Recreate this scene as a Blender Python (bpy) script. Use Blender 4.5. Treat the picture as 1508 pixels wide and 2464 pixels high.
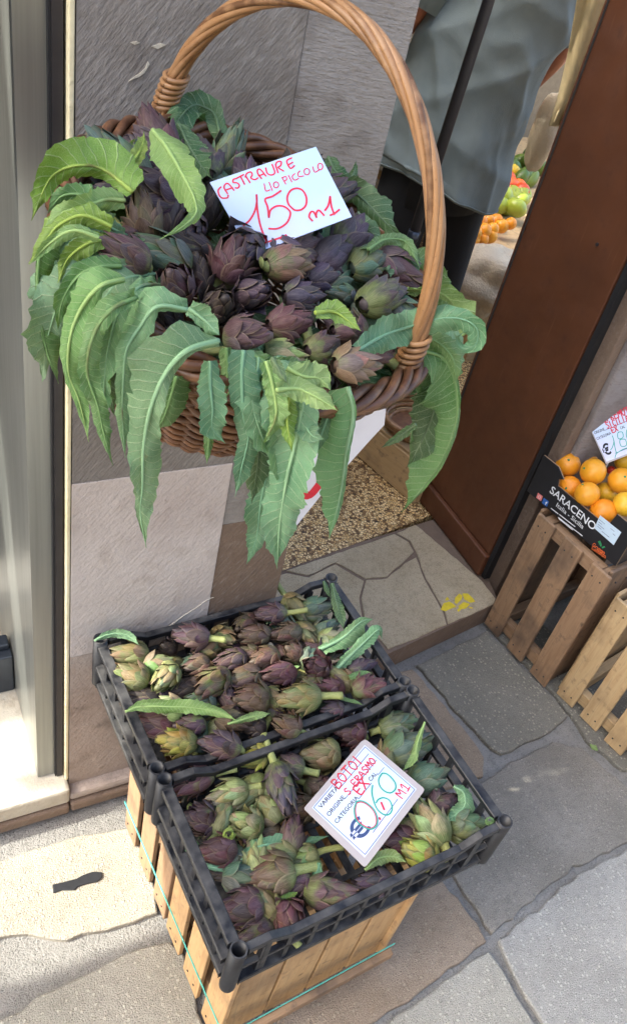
import bpy, bmesh, math, random
import numpy as np
from mathutils import Vector, Matrix
for o in list(bpy.data.objects): bpy.data.objects.remove(o)
SC = bpy.context.scene
COL = SC.collection
R = math.radians

# ---------------- camera (solved from the vanishing points of the photograph) ----------------
CAM_H, FPX, IW, IH = 1.6, 2013.0, 1508.0, 2463.0
DN = np.array([-604.0, 2324.0, FPX]); DN /= np.linalg.norm(DN)          # world down, in camera axes (x right, y down, z forward)
EX = np.array([4075.0, -683.0, FPX]); EX -= DN * (EX @ DN); EX /= np.linalg.norm(EX)   # world +x (along the wall)
EY = -np.cross(DN, EX)                                                   # world +y (into the wall)
CAMP = np.array([0, 0, CAM_H])
RIGHT = np.array([EX[0], EY[0], -DN[0]]); DOWNV = np.array([EX[1], EY[1], -DN[1]]); FWD = np.array([EX[2], EY[2], -DN[2]])
cam_data = bpy.data.cameras.new('camera'); cam = bpy.data.objects.new('camera', cam_data); COL.objects.link(cam)
cam_data.sensor_fit = 'VERTICAL'; cam_data.sensor_height = 36; cam_data.lens = FPX / IH * 36
cam_data.clip_start = 0.02; cam_data.clip_end = 500
cam.matrix_world = Matrix(((RIGHT[0], -DOWNV[0], -FWD[0], 0), (RIGHT[1], -DOWNV[1], -FWD[1], 0), (RIGHT[2], -DOWNV[2], -FWD[2], CAM_H), (0, 0, 0, 1)))
SC.camera = cam

# ---------------- light ----------------
SUN_DIR = Vector((1.0, -0.27, -1.0)).normalized()        # the way the light travels: from the left, grazing along the wall
world = bpy.data.worlds.new('World'); SC.world = world; world.use_nodes = True
wn = world.node_tree.nodes; wl = world.node_tree.links
sky = wn.new('ShaderNodeTexSky'); sky.sky_type = 'NISHITA'; sky.sun_disc = False
sky.sun_elevation = math.asin(-SUN_DIR.z); sky.sun_rotation = math.atan2(-SUN_DIR.x, -SUN_DIR.y)
sky.air_density = 1.0; sky.dust_density = 5.0; sky.ozone_density = 0.3
bg = wn['Background']; bg.inputs['Strength'].default_value = 0.15
wl.new(sky.outputs[0], bg.inputs['Color'])
sun_data = bpy.data.lights.new('sun', 'SUN'); sun = bpy.data.objects.new('sun', sun_data); COL.objects.link(sun)
sun_data.energy = 2.0; sun_data.angle = R(0.8); sun_data.color = (1, 0.93, 0.80)
sun.rotation_euler = SUN_DIR.to_track_quat('-Z', 'Y').to_euler()
SC.view_settings.view_transform = 'Standard'; SC.view_settings.look = 'None'
SC.view_settings.exposure = 2.28; SC.view_settings.gamma = 1.0; SC.view_settings.use_curve_mapping = False
SC.view_settings.use_white_balance = True; SC.view_settings.white_balance_temperature = 6200; SC.view_settings.white_balance_tint = 6   # the camera's balance for open shade

# ---------------- from a point of the photograph to the surface it lies on ----------------
def ray(x, y):
    v = np.array([x - IW / 2, y - IH / 2, FPX]); return np.array([v @ EX, v @ EY, -(v @ DN)])
def onz(x, y, z): r = ray(x, y); return CAMP + r * (z - CAM_H) / r[2]
def ony(x, y, Y): r = ray(x, y); return CAMP + r * Y / r[1]
def onx(x, y, X): r = ray(x, y); return CAMP + r * X / r[0]
def onplane(x, y, o, n): r = ray(x, y); return CAMP + r * (((np.array(o) - CAMP) @ np.array(n)) / (r @ np.array(n)))
def depth(p): return (np.array(p) - CAMP) @ FWD
def px2m(px, p): return px * depth(p) / FPX
def nrm(v): v = np.array(v, float); return v / (np.linalg.norm(v) + 1e-12)

# ---------------- objects ----------------
def link(o, parent=None):
    COL.objects.link(o)
    if parent is not None: o.parent = parent
    return o
def tag(o, label=None, cat=None, group=None, kind=None):
    if label: o['label'] = label
    if cat: o['category'] = cat
    if group: o['group'] = group
    if kind: o['kind'] = kind
    return o
def thing(name, label, cat, loc=(0, 0, 0), group=None, mat=None):
    o = bpy.data.objects.new(name, None); o.empty_display_size = 0.02
    if mat is not None: o.matrix_world = mat
    else: o.location = loc
    return tag(link(o), label, cat, group)
def mesh(name, verts, faces, m=None, smooth=False):
    me = bpy.data.meshes.new(name); me.from_pydata([tuple(map(float, v)) for v in verts], [], faces)
    if smooth: me.polygons.foreach_set('use_smooth', [True] * len(me.polygons))
    if m: me.materials.append(m)
    me.update(); return me
def obj(name, me, parent=None, color=None):
    o = link(bpy.data.objects.new(name, me), parent)
    if color is not None: o.color = tuple(color) if len(color) == 4 else (*color, 1)
    return o
class MB:
    def __init__(s): s.v = []; s.f = []
    def add(s, v, f):
        k = len(s.v); s.v += [tuple(map(float, p)) for p in v]; s.f += [tuple(i + k for i in q) for q in f]; return s
    def box(s, a, b, jit=0):
        (x0, y0, z0), (x1, y1, z1) = a, b
        j = lambda: random.uniform(-jit, jit)
        v = [(x + j(), y + j(), z + j()) for z in (z0, z1) for x, y in ((x0, y0), (x1, y0), (x1, y1), (x0, y1))]
        return s.add(v, [(0, 3, 2, 1), (4, 5, 6, 7), (0, 1, 5, 4), (1, 2, 6, 5), (2, 3, 7, 6), (3, 0, 4, 7)])
    def prism(s, poly, z0, z1):
        n = len(poly); v = [(p[0], p[1], z0) for p in poly] + [(p[0], p[1], z1) for p in poly]
        return s.add(v, [tuple(range(n))[::-1], tuple(range(n, 2 * n))] + [(i, (i + 1) % n, n + (i + 1) % n, n + i) for i in range(n)])
    def tube(s, pts, r, n=6, cap=True, up=None):
        pts = [np.array(p, float) for p in pts]; m = len(pts)
        rr = r if hasattr(r, '__len__') else [r] * m
        ring = []; u = None
        for i, p in enumerate(pts):
            t = nrm(pts[min(i + 1, m - 1)] - pts[max(i - 1, 0)])
            if u is None: u = np.cross(t, (0, 0, 1) if abs(t[2]) < .9 else (1, 0, 0))
            u = nrm(u - t * (u @ t)); w = np.cross(t, u)
            for k in range(n):
                a = 2 * math.pi * k / n; ring.append(p + rr[i] * (math.cos(a) * u + math.sin(a) * w))
        f = [(i * n + k, i * n + (k + 1) % n, (i + 1) * n + (k + 1) % n, (i + 1) * n + k) for i in range(m - 1) for k in range(n)]
        if cap: f += [tuple(range(n))[::-1], tuple(range((m - 1) * n, m * n))]
        return s.add(ring, f)
    def me(s, name, m, smooth=False): return mesh(name, s.v, s.f, m, smooth)
    def build(s, name, m, parent=None, smooth=False, color=None): return obj(name, s.me(name, m, smooth), parent, color)
def bevel(o, w=0.002, seg=2):
    b = o.modifiers.new('bevel', 'BEVEL'); b.width = w; b.segments = seg; b.limit_method = 'ANGLE'; b.angle_limit = R(40); return o

# ---------------- material helpers ----------------
class NT:
    def __init__(s, name):
        s.m = bpy.data.materials.new(name); s.m.use_nodes = True; s.t = s.m.node_tree; s.n = s.t.nodes
        s.b = s.n['Principled BSDF']; s.out = s.n['Material Output']
    def put(s, sock, v):
        if hasattr(v, 'bl_idname') and hasattr(v, 'outputs'): v = v.outputs[0]
        if isinstance(v, bpy.types.NodeSocket): s.t.links.new(v, sock)
        elif isinstance(v, (tuple, list)) and sock.type == 'RGBA' and len(v) == 3: sock.default_value = (*v, 1)
        else: sock.default_value = v
    def node(s, typ, **kw):
        n = s.n.new('ShaderNode' + typ)
        for k, v in kw.items():
            if k in n.inputs: s.put(n.inputs[k], v)
            else: setattr(n, k, v)
        return n
    def math(s, op, a, b=0.0, c=None, clamp=False):
        n = s.n.new('ShaderNodeMath'); n.operation = op; n.use_clamp = clamp
        s.put(n.inputs[0], a); s.put(n.inputs[1], b)
        if c is not None: s.put(n.inputs[2], c)
        return n.outputs[0]
    def mix(s, f, a, b, mode='MIX'):
        n = s.n.new('ShaderNodeMix'); n.data_type = 'RGBA'; n.blend_type = mode
        s.put(n.inputs[0], f); s.put(n.inputs[6], a); s.put(n.inputs[7], b); return n.outputs[2]
    def ramp(s, f, stops):
        n = s.n.new('ShaderNodeValToRGB'); e = n.color_ramp.elements
        while len(e) < len(stops): e.new(0.5)
        for i, (p, c) in enumerate(stops): e[i].position = p; e[i].color = (*c, 1) if len(c) == 3 else c
        s.put(n.inputs[0], f); return n.outputs[0]
    def rng(s, v, a, b, c=0.0, d=1.0):
        n = s.n.new('ShaderNodeMapRange'); s.put(n.inputs[0], v)
        for i, q in enumerate((a, b, c, d)): s.put(n.inputs[i + 1], q)
        return n.outputs[0]
    def coord(s, kind='Object', scale=(1, 1, 1), rot=(0, 0, 0), rnd=0.0):
        tc = s.n.new('ShaderNodeTexCoord'); mp = s.n.new('ShaderNodeMapping'); s.t.links.new(tc.outputs[kind], mp.inputs[0])
        mp.inputs['Scale'].default_value = scale; mp.inputs['Rotation'].default_value = rot
        if rnd:
            oi = s.n.new('ShaderNodeObjectInfo'); s.put(mp.inputs['Location'], s.math('MULTIPLY', oi.outputs['Random'], rnd))
        return mp.outputs[0]
    def geo(s, scale=(1, 1, 1), rot=(0, 0, 0)):
        g = s.n.new('ShaderNodeNewGeometry'); mp = s.n.new('ShaderNodeMapping'); s.t.links.new(g.outputs['Position'], mp.inputs[0])
        mp.inputs['Scale'].default_value = scale; mp.inputs['Rotation'].default_value = rot; return mp.outputs[0]
    def noise(s, v, scale=5, detail=4, rough=0.55, dist=0.0):
        n = s.node('TexNoise', Scale=scale, Detail=detail, Roughness=rough, Distortion=dist); s.t.links.new(v, n.inputs['Vector']); return n.outputs[0]
    def vor(s, v, scale=5, feature='F1', out='Distance', rand=1.0):
        n = s.n.new('ShaderNodeTexVoronoi'); n.feature = feature; n.inputs['Scale'].default_value = scale; n.inputs['Randomness'].default_value = rand
        s.t.links.new(v, n.inputs['Vector']); return n.outputs[out]
    def bump(s, h, strength=0.3, dist=0.002, base=None):
        n = s.node('Bump', Strength=strength, Distance=dist); s.put(n.inputs['Height'], h)
        if base is not None: s.put(n.inputs['Normal'], base)
        return n.outputs[0]
    def info(s): return s.n.new('ShaderNodeObjectInfo')
    def attr(s, name, typ='GEOMETRY'):
        n = s.n.new('ShaderNodeAttribute'); n.attribute_name = name; n.attribute_type = typ; return n
    def fin(s, color, rough=0.7, normal=None, metal=0.0, spec=None):
        s.put(s.b.inputs['Base Color'], color); s.put(s.b.inputs['Roughness'], rough); s.put(s.b.inputs['Metallic'], metal)
        if normal is not None: s.put(s.b.inputs['Normal'], normal)
        if spec is not None: s.put(s.b.inputs['Specular IOR Level'], spec)
        return s.m
M = {}
def plain(name, c, rough=0.6, metal=0.0, var=0.12, scale=40, bmp=0.15, spec=None):
    t = NT(name); v = t.coord('Object'); n = t.noise(v, scale, 4)
    col = t.mix(t.rng(n, .3, .7), tuple(x * (1 - var) for x in c), tuple(min(1, x * (1 + var)) for x in c))
    M[name] = t.fin(col, rough, t.bump(n, bmp, .001) if bmp else None, metal, spec); return M[name]
plain('black_print', (.012, .013, .02), .6); plain('white_print', (.75, .77, .8), .6); plain('red_marker', (.62, .02, .05), .5)
plain('green_marker', (.02, .36, .27), .5); plain('blue_print', (.04, .07, .18), .6); plain('orange_print', (.75, .14, .03), .6)
plain('pink_print', (.75, .22, .2), .6); plain('strap_teal', (.10, .50, .42), .4); plain('red_print', (.62, .02, .04), .5)
plain('black_gap', (.01, .01, .012), .7); plain('iron', (.035, .032, .035), .5, .3); plain('wall_plaster', (.34, .27, .18), .9)
plain('black_cloth', (.012, .012, .014), .85, bmp=.4, scale=300); plain('skin', (.52, .20, .11), .55); plain('hair', (.05, .035, .025), .6)
plain('yellow_plastic', (.75, .42, .03), .4); plain('shoe', (.03, .03, .03), .5); plain('cream_cloth', (.70, .56, .30), .85)
plain('dark_steel', (.05, .06, .08), .35, .6); plain('red_net', (.6, .04, .02), .5)

def paper(name, c, tint):
    t = NT(name); v = t.coord('Object'); n = t.noise(v, 9, 5); k = t.noise(v, 160, 3)
    col = t.mix(t.rng(n, .45, .75), c, tint); M[name] = t.fin(col, .35, t.bump(k, .05, .0005))
paper('card_white', (.44, .60, .90), (.56, .58, .88)); paper('card_sheet', (.60, .70, .88), (.68, .62, .84))
paper('lamination', (.46, .41, .40), (.38, .34, .33)); paper('paper_sign', (.72, .71, .76), (.62, .60, .66)); paper('label_blue', (.55, .68, .80), (.50, .62, .76))

def bract_mat():
    t = NT('bract'); oi = t.info(); at = t.attr('bt'); sp = t.node('SeparateXYZ', Vector=at.outputs['Vector'])
    u, v, rnd = sp.outputs[0], sp.outputs[1], oi.outputs['Random']
    cv = t.node('CombineXYZ', X=t.math('MULTIPLY', u, 9.0), Y=t.math('MULTIPLY', v, 1.2), Z=t.math('MULTIPLY', rnd, 60.0))
    st = t.noise(cv.outputs[0], 3.2, 3); bl = t.noise(t.coord('Object', rnd=30), 3.0, 3)
    green = t.mix(rnd, (.10, .155, .035), (.19, .215, .06))
    f = t.math('ADD', t.math('MULTIPLY', v, 1.15), t.math('MULTIPLY', t.math('SUBTRACT', bl, .5), 1.9))
    f = t.math('ADD', f, t.math('MULTIPLY', t.math('SUBTRACT', 1.0, oi.outputs['Alpha']), 1.1))
    f = t.rng(t.math('ADD', f, t.math('MULTIPLY', t.math('SUBTRACT', st, .5), .5)), .25, .95)
    c = t.mix(f, green, oi.outputs['Color'])
    c = t.mix(t.rng(st, .35, .72), t.mix(.55, c, (0, 0, 0)), t.mix(.16, c, (.55, .5, .38)))
    edge = t.rng(t.math('ABSOLUTE', u), .82, 1.0, 0, .45); c = t.mix(edge, c, (.34, .26, .16))
    tip = t.rng(v, .93, 1.0, 0, .7); c = t.mix(tip, c, (.16, .09, .04))
    spots = t.rng(t.noise(t.coord('Object', rnd=80), 14, 3), .66, .75, 0, .6); c = t.mix(spots, c, (.07, .04, .02))
    M['bract'] = t.fin(c, .52, t.bump(st, .35, .0012), spec=.35)
bract_mat()
def stem_mat():
    t = NT('stem'); oi = t.info(); at = t.attr('bt'); sp = t.node('SeparateXYZ', Vector=at.outputs['Vector'])
    cv = t.node('CombineXYZ', X=t.math('MULTIPLY', sp.outputs[0], 7.0), Y=t.math('MULTIPLY', sp.outputs[1], 1.5), Z=t.math('MULTIPLY', oi.outputs['Random'], 50.0))
    n = t.noise(cv.outputs[0], 4, 4); c = t.mix(t.rng(n, .3, .7), t.mix(.45, oi.outputs['Color'], (.03, .05, .01)), t.mix(.25, oi.outputs['Color'], (.5, .5, .25)))
    sp2 = t.rng(t.noise(t.coord('Object', rnd=30), 20, 3), .62, .72, 0, .7); c = t.mix(sp2, c, (.10, .06, .02))
    M['stem'] = t.fin(c, .6, t.bump(n, .5, .001))
stem_mat()
def leaf_mat():
    t = NT('leaf'); oi = t.info(); at = t.attr('bt'); sp = t.node('SeparateXYZ', Vector=at.outputs['Vector'])
    u, v = sp.outputs[0], sp.outputs[1]                      # u -1..1 across, v along in units of the blade's width
    au = t.math('ABSOLUTE', u); sgn = t.math('SIGN', u)
    wob = t.math('MULTIPLY', t.math('SUBTRACT', t.noise(t.node('CombineXYZ', X=u, Y=v, Z=oi.outputs['Random']).outputs[0], 2.5, 2), .5), .35)
    q = t.math('ADD', t.math('SUBTRACT', t.math('MULTIPLY', v, 2.3), t.math('MULTIPLY', t.math('POWER', au, .8), 1.35)), t.math('ADD', wob, t.math('MULTIPLY', sgn, .23)))
    d = t.math('ABSOLUTE', t.math('SUBTRACT', t.math('FRACT', q), .5))
    vein = t.rng(d, .0, .075, 1.0, 0.0)
    mid = t.rng(au, .0, .07, 1.0, 0.0)
    net = t.vor(t.node('CombineXYZ', X=t.math('MULTIPLY', u, 1.7), Y=t.math('MULTIPLY', v, 1.7), Z=t.math('MULTIPLY', oi.outputs['Random'], 9.0)).outputs[0], 6.5, 'DISTANCE_TO_EDGE')
    nl = t.rng(net, 0, .06, 1.0, 0.0)
    big = t.noise(t.coord('Object', rnd=20), 22, 4)
    base = oi.outputs['Color']
    c = t.mix(t.rng(big, .3, .72), t.mix(.40, base, (.01, .06, .015)), t.mix(.30, base, (.55, .66, .36)))
    lines = t.math('MAXIMUM', t.math('MULTIPLY', vein, .85), t.math('MAXIMUM', t.math('MULTIPLY', mid, .8), t.math('MULTIPLY', nl, .42)))
    c = t.mix(lines, t.mix(.18, c, (.01, .06, .015)), t.mix(.62, base, (.70, .80, .50)))
    brown = t.rng(t.noise(t.coord('Object', rnd=70), 60, 4), .70, .80, 0, .6); c = t.mix(brown, c, (.20, .13, .04))
    h = t.math('ADD', t.math('MULTIPLY', vein, 1.0), t.math('MULTIPLY', nl, .45))
    t.fin(c, .5, t.bump(t.math('ADD', h, t.math('MULTIPLY', t.noise(t.coord('Object', rnd=9), 90, 3), 1.6)), .60, .0024), spec=.40)
    tr = t.node('BsdfTranslucent'); t.put(tr.inputs[0], t.mix(.5, c, (.25, .42, .03)))
    ms = t.node('MixShader'); ms.inputs[0].default_value = .30
    t.t.links.new(t.b.outputs[0], ms.inputs[1]); t.t.links.new(tr.outputs[0], ms.inputs[2]); t.t.links.new(ms.outputs[0], t.out.inputs[0])
    M['leaf'] = t.m
leaf_mat()
def wood_mat(name, c1, c2, dirt=(.10, .07, .05), amt=.55):
    t = NT(name); v = t.coord('Object', (1, 1, 1), rnd=40)
    mp = t.node('Mapping'); t.t.links.new(v, mp.inputs[0]); mp.inputs['Scale'].default_value = (3, 34, 34)
    g = t.noise(mp.outputs[0], 3, 5, .6, .6); big = t.noise(v, 7, 4)
    c = t.mix(t.rng(g, .3, .72), c1, c2); c = t.mix(t.rng(g, .58, .66, 0, .35), c, tuple(x * .45 for x in c1))
    c = t.mix(t.rng(big, .50, .72, 0, amt), c, dirt); c = t.mix(t.rng(t.noise(v, 55, 4), .58, .74, 0, .55), c, dirt)
    kn = t.vor(v, 13, 'F1'); c = t.mix(t.rng(kn, .03, .09, .75, 0), c, tuple(x * .3 for x in c1))
    M[name] = t.fin(c, .75, t.bump(g, .35, .001))
wood_mat('wood_fresh', (.42, .25, .11), (.58, .38, .19)); wood_mat('wood_old', (.24, .14, .075), (.37, .235, .135), (.06, .045, .038), .85)
wood_mat('wood_pale', (.44, .29, .14), (.58, .42, .23), (.17, .11, .06), .7); wood_mat('wood_board', (.48, .32, .15), (.6, .42, .22))
def door_mat():
    t = NT('door_brown'); v = t.coord('Object'); n = t.noise(v, 6, 4); k = t.noise(v, 220, 3)
    s2 = t.noise(t.coord('Object', (40, 40, 3)), 3, 3); g = t.noise(v, 26, 5)
    c = t.mix(t.rng(n, .3, .7), (.085, .028, .010), (.125, .042, .015)); c = t.mix(t.rng(s2, .62, .74, 0, .35), c, (.22, .10, .05)); c = t.mix(t.rng(g, .60, .74, 0, .5), c, (.05, .018, .008)); M['door_brown'] = t.fin(c, t.rng(g, .3, .7, .45, .7), t.bump(t.math('ADD', k, s2), .10, .0008))
door_mat()
def withe_mat(name, c1, c2, c3):
    t = NT(name); g = t.n.new('ShaderNodeNewGeometry'); oi = t.info()
    rr = t.math('FRACT', t.math('ADD', g.outputs['Random Per Island'], oi.outputs['Random']))
    n = t.noise(t.geo((1, 1, 1)), 60, 4); n2 = t.noise(t.geo(), 420, 3)
    c = t.mix(rr, c1, c2); c = t.mix(t.rng(n, .42, .72), c, c3); c = t.mix(t.rng(n2, .62, .75, 0, .5), c, tuple(x * .3 for x in c1))
    M[name] = t.fin(c, .42, t.bump(n2, .25, .0008), spec=.5)
withe_mat('withe_dark', (.075, .030, .014), (.16, .070, .032), (.21, .10, .045)); withe_mat('withe_handle', (.10, .042, .016), (.38, .20, .085), (.34, .19, .09))
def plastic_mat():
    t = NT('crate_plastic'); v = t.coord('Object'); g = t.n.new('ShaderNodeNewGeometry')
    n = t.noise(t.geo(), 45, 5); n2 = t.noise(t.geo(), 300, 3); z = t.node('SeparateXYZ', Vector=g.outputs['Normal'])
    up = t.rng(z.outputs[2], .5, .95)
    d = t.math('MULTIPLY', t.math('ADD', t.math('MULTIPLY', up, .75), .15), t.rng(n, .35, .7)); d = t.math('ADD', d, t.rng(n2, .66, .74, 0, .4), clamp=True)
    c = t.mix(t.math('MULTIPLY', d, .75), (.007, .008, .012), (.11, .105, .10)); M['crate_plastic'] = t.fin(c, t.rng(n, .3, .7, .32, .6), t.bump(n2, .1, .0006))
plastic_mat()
def stone_mat(name, a, b, scr=1.0, rot=R(-38), stain=(.10, .075, .06), light=(.45, .42, .40)):
    t = NT(name); p = t.geo(); v = t.geo((1, 1, 1), (0, rot, 0))
    mp = t.node('Mapping'); t.t.links.new(v, mp.inputs[0]); mp.inputs['Scale'].default_value = (110, 60, 20)
    s = t.noise(mp.outputs[0], 2.2, 4, .65); n = t.noise(p, 5, 6, .6); n2 = t.noise(p, 130, 4); n3 = t.noise(p, 16, 5)
    c = t.mix(t.rng(n, .3, .7), a, b); pm = t.rng(t.noise(p, 3.5, 3), .35, .65, .15, 1.0); c = t.mix(t.math('MULTIPLY', pm, t.rng(s, .53, .70, 0, .62 * scr)), c, light); c = t.mix(t.rng(s, .45, .28, 0, .6 * scr), c, stain)
    c = t.mix(t.rng(n3, .54, .72, 0, .55), c, stain); c = t.mix(t.rng(t.noise(p, 2.2, 5), .50, .70, 0, .45), c, stain); c = t.mix(t.rng(n2, .66, .78, 0, .5), c, tuple(x * .35 for x in stain))
    h = t.math('ADD', t.math('MULTIPLY', s, scr), t.math('ADD', t.math('MULTIPLY', n2, .4), t.math('MULTIPLY', n3, .8)))
    M[name] = t.fin(c, .85, t.bump(h, .8, .006))
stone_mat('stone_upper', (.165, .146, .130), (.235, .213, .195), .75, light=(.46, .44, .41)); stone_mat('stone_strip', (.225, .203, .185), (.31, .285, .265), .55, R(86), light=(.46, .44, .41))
stone_mat('stone_lower_lit', (.42, .36, .33), (.53, .475, .445), .35, stain=(.30, .24, .20), light=(.68, .64, .62)); stone_mat('stone_brown', (.145, .098, .068), (.20, .14, .10), .4)  # lower block: pinkish stone, its paler tone includes the light falling on it
stone_mat('stone_base', (.26, .20, .165), (.40, .34, .30), .3); stone_mat('stone_right', (.19, .16, .145), (.29, .26, .25), .5, R(80))
stone_mat('stone_sill', (.40, .36, .29), (.52, .48, .40), .15, 0, (.28, .22, .15), (.6, .58, .52)); stone_mat('stone_edge_sunlit', (.62, .54, .33), (.72, .65, .44), .1, 0, (.4, .34, .2), (.75, .7, .5))  # edge tone has the sunlight on the pillar's left side painted in
def slab_mat(name, a, b, fleck, amt=.6):
    t = NT(name); p = t.geo(); n = t.noise(p, 7, 6); n2 = t.noise(p, 60, 4)
    w = t.noise(p, 30, 2); vp = t.node('VectorMath', operation='ADD'); t.t.links.new(p, vp.inputs[0])
    fl = t.vor(p, 115, 'F1'); fc = t.vor(p, 115, 'F1', 'Color'); sel = t.node('SeparateXYZ', Vector=fc).outputs[0]
    fmask = t.math('MULTIPLY', t.rng(fl, .26, .36, 1, 0), t.rng(sel, .50, .58, 0, 1))
    fine = t.noise(p, 380, 3)
    c = t.mix(t.rng(n, .3, .7), a, b); c = t.mix(t.rng(n2, .5, .72, 0, .4), c, tuple(x * .6 for x in a))
    c = t.mix(t.math('MULTIPLY', fmask, amt), c, fleck); c = t.mix(t.rng(fine, .56, .68, 0, .65), c, tuple(x * .40 for x in a)); c = t.mix(t.rng(fine, .43, .32, 0, .5), c, fleck)
    h = t.math('ADD', t.math('MULTIPLY', n2, 1.2), t.math('ADD', t.math('MULTIPLY', fine, 1.6), t.math('MULTIPLY', fmask, .6)))
    M[name] = t.fin(c, .82, t.bump(h, .8, .004))
slab_mat('slab_warm', (.33, .295, .235), (.43, .39, .32), (.56, .52, .44), .5); slab_mat('slab_grey', (.30, .285, .24), (.40, .38, .33), (.60, .57, .48), .6)
slab_mat('slab_dark', (.165, .155, .128), (.22, .208, .175), (.42, .39, .31), .7); slab_mat('slab_brown', (.24, .18, .125), (.33, .26, .195), (.45, .38, .28), .4)
slab_mat('slab_pale', (.29, .28, .255), (.37, .36, .335), (.60, .58, .52), .55); slab_mat('slab_mid', (.18, .165, .14), (.26, .24, .21), (.40, .37, .32), .4)
slab_mat('mortar', (.21, .20, .185), (.29, .28, .26), (.3, .29, .28), .1); slab_mat('step_stone', (.44, .35, .22), (.58, .48, .33), (.6, .52, .38), .1)
def terrazzo():
    t = NT('terrazzo'); p = t.geo(); f = t.vor(p, 130, 'DISTANCE_TO_EDGE'); cc = t.node('SeparateXYZ', Vector=t.vor(p, 130, 'F1', 'Color'))
    n = t.noise(p, 6, 3)
    ch = t.ramp(cc.outputs[0], [(0.0, (.03, .02, .012)), (.18, (.22, .11, .04)), (.35, (.72, .47, .18)), (.75, (.88, .68, .36)), (1.0, (.78, .52, .22))])
    c = t.mix(t.rng(f, .06, .13), (.16, .085, .03), ch); c = t.mix(t.rng(n, .5, .72, 0, .6), c, (.10, .05, .02)); M['terrazzo'] = t.fin(c, .45)
terrazzo()
def shirt():
    t = NT('shirt_grey'); v = t.coord('Object'); n = t.noise(v, 7, 4); k = t.noise(v, 420, 2); f = t.noise(t.coord('Object', (5, 5, 2.0), (0.0, .6, .2)), 2.0, 2, .45, .8)
    c = t.mix(t.rng(n, .3, .7), (.20, .245, .25), (.27, .32, .32)); h = t.math('ADD', t.math('MULTIPLY', f, 5.0), t.math('MULTIPLY', k, .5))
    M['shirt_grey'] = t.fin(c, .9, t.bump(h, .45, .004))
shirt()
def panel():
    t = NT('panel_metal'); v = t.coord('Object', (1, 1, 40)); n = t.noise(t.geo((60, 60, 1.2)), 2, 3); k = t.noise(t.geo((4, 4, 1)), 2, 3)
    c = t.mix(t.rng(n, .3, .7), (.30, .31, .29), (.38, .39, .37)); M['panel_metal'] = t.fin(c, t.rng(k, .3, .7, .3, .42), t.bump(n, .05, .0006), .8)
panel()
def rind(name, a, b):
    t = NT(name); v = t.coord('Object', rnd=20); oi = t.info(); n = t.noise(v, 30, 3); k = t.vor(v, 260, 'F1')
    c = t.mix(oi.outputs['Random'], a, b); c = t.mix(t.rng(n, .5, .75, 0, .35), c, tuple(x * .7 for x in a)); M[name] = t.fin(c, .33, t.bump(k, .18, .0006))
rind('orange_rind', (.80, .26, .012), (.80, .36, .02)); rind('yellow_rind', (.78, .46, .03), (.76, .42, .02)); rind('tomato', (.66, .07, .012), (.72, .12, .02)); rind('pepper_green', (.06, .13, .02), (.16, .22, .03))
rind('lettuce', (.30, .38, .04), (.42, .46, .05)); rind('pepper_yellow', (.72, .50, .03), (.7, .45, .02))
def bagmat(name, c, tr):
    t = NT(name); v = t.coord('Object'); n = t.noise(v, 9, 4, .6, 1.5); t.fin(t.mix(t.rng(n, .3, .7), c, tuple(min(1, x * 1.15) for x in c)), .35, t.bump(n, .8, .01))
    x = t.node('BsdfTranslucent'); x.inputs[0].default_value = (*c, 1); ms = t.node('MixShader'); ms.inputs[0].default_value = tr
    t.t.links.new(t.b.outputs[0], ms.inputs[1]); t.t.links.new(x.outputs[0], ms.inputs[2]); t.t.links.new(ms.outputs[0], t.out.inputs[0]); M[name] = t.m
bagmat('plastic_bag', (.72, .62, .45), .35); bagmat('paper_bag', (.62, .52, .38), .15)
plain('cardboard', (.30, .19, .10), .85); plain('box_black', (.014, .014, .017), .45); plain('paint_yellow', (.72, .55, .03), .6, bmp=.5, scale=80)
plain('leaf_logo', (.03, .22, .08), .6); plain('icon_blue', (.03, .12, .42), .5); plain('slot_black', (.012, .013, .016), .5, bmp=.6, scale=90)

# =====================================================================================
# SETTING
# =====================================================================================
random.seed(11); rg = np.random.default_rng(7)
WY = 0.885                     # front plane of the stone pillar
def rough_poly(pts, step=0.02, amp=0.0016):
    out = []
    for i in range(len(pts)):
        a, b = np.array(pts[i][:2]), np.array(pts[(i + 1) % len(pts)][:2]); n = max(1, int(np.linalg.norm(b - a) / step))
        for k in range(n):
            out.append(a + (b - a) * k / n + rg.normal(size=2) * amp)
    return out
def slab(name, poly, z0, z1, m, parent, bev=0.004, amp=0.0016):
    P = rough_poly(poly, amp=amp); n = len(P); c = np.mean(P, axis=0)
    inn = [p + nrm(c - p) * bev for p in P]
    v = [(*p, z0) for p in P] + [(*p, z1 - bev * .7) for p in P] + [(*p, z1) for p in inn]
    f = [(i, (i + 1) % n, n + (i + 1) % n, n + i) for i in range(n)] + [(n + i, n + (i + 1) % n, 2 * n + (i + 1) % n, 2 * n + i) for i in range(n)] + [tuple(range(2 * n, 3 * n))]
    s = np.cross(np.append(P[1] - P[0], 0), np.append(c - P[0], 0))[2]
    if s < 0: f = [q[::-1] for q in f]
    o = obj(name, mesh(name, v, f, m), parent)
    bm = bmesh.new(); bm.from_mesh(o.data); bmesh.ops.triangulate(bm, faces=[q for q in bm.faces if len(q.verts) > 4]); bm.to_mesh(o.data); bm.free()
    return o
ground = tag(MB().add([(-60, -60, -.012), (60, -60, -.012), (60, 60, -.012), (-60, 60, -.012)], [(0, 1, 2, 3)]).build('ground', M['mortar']), kind='structure')
def G(l): return [onz(x, y, 0) for x, y in l]
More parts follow.
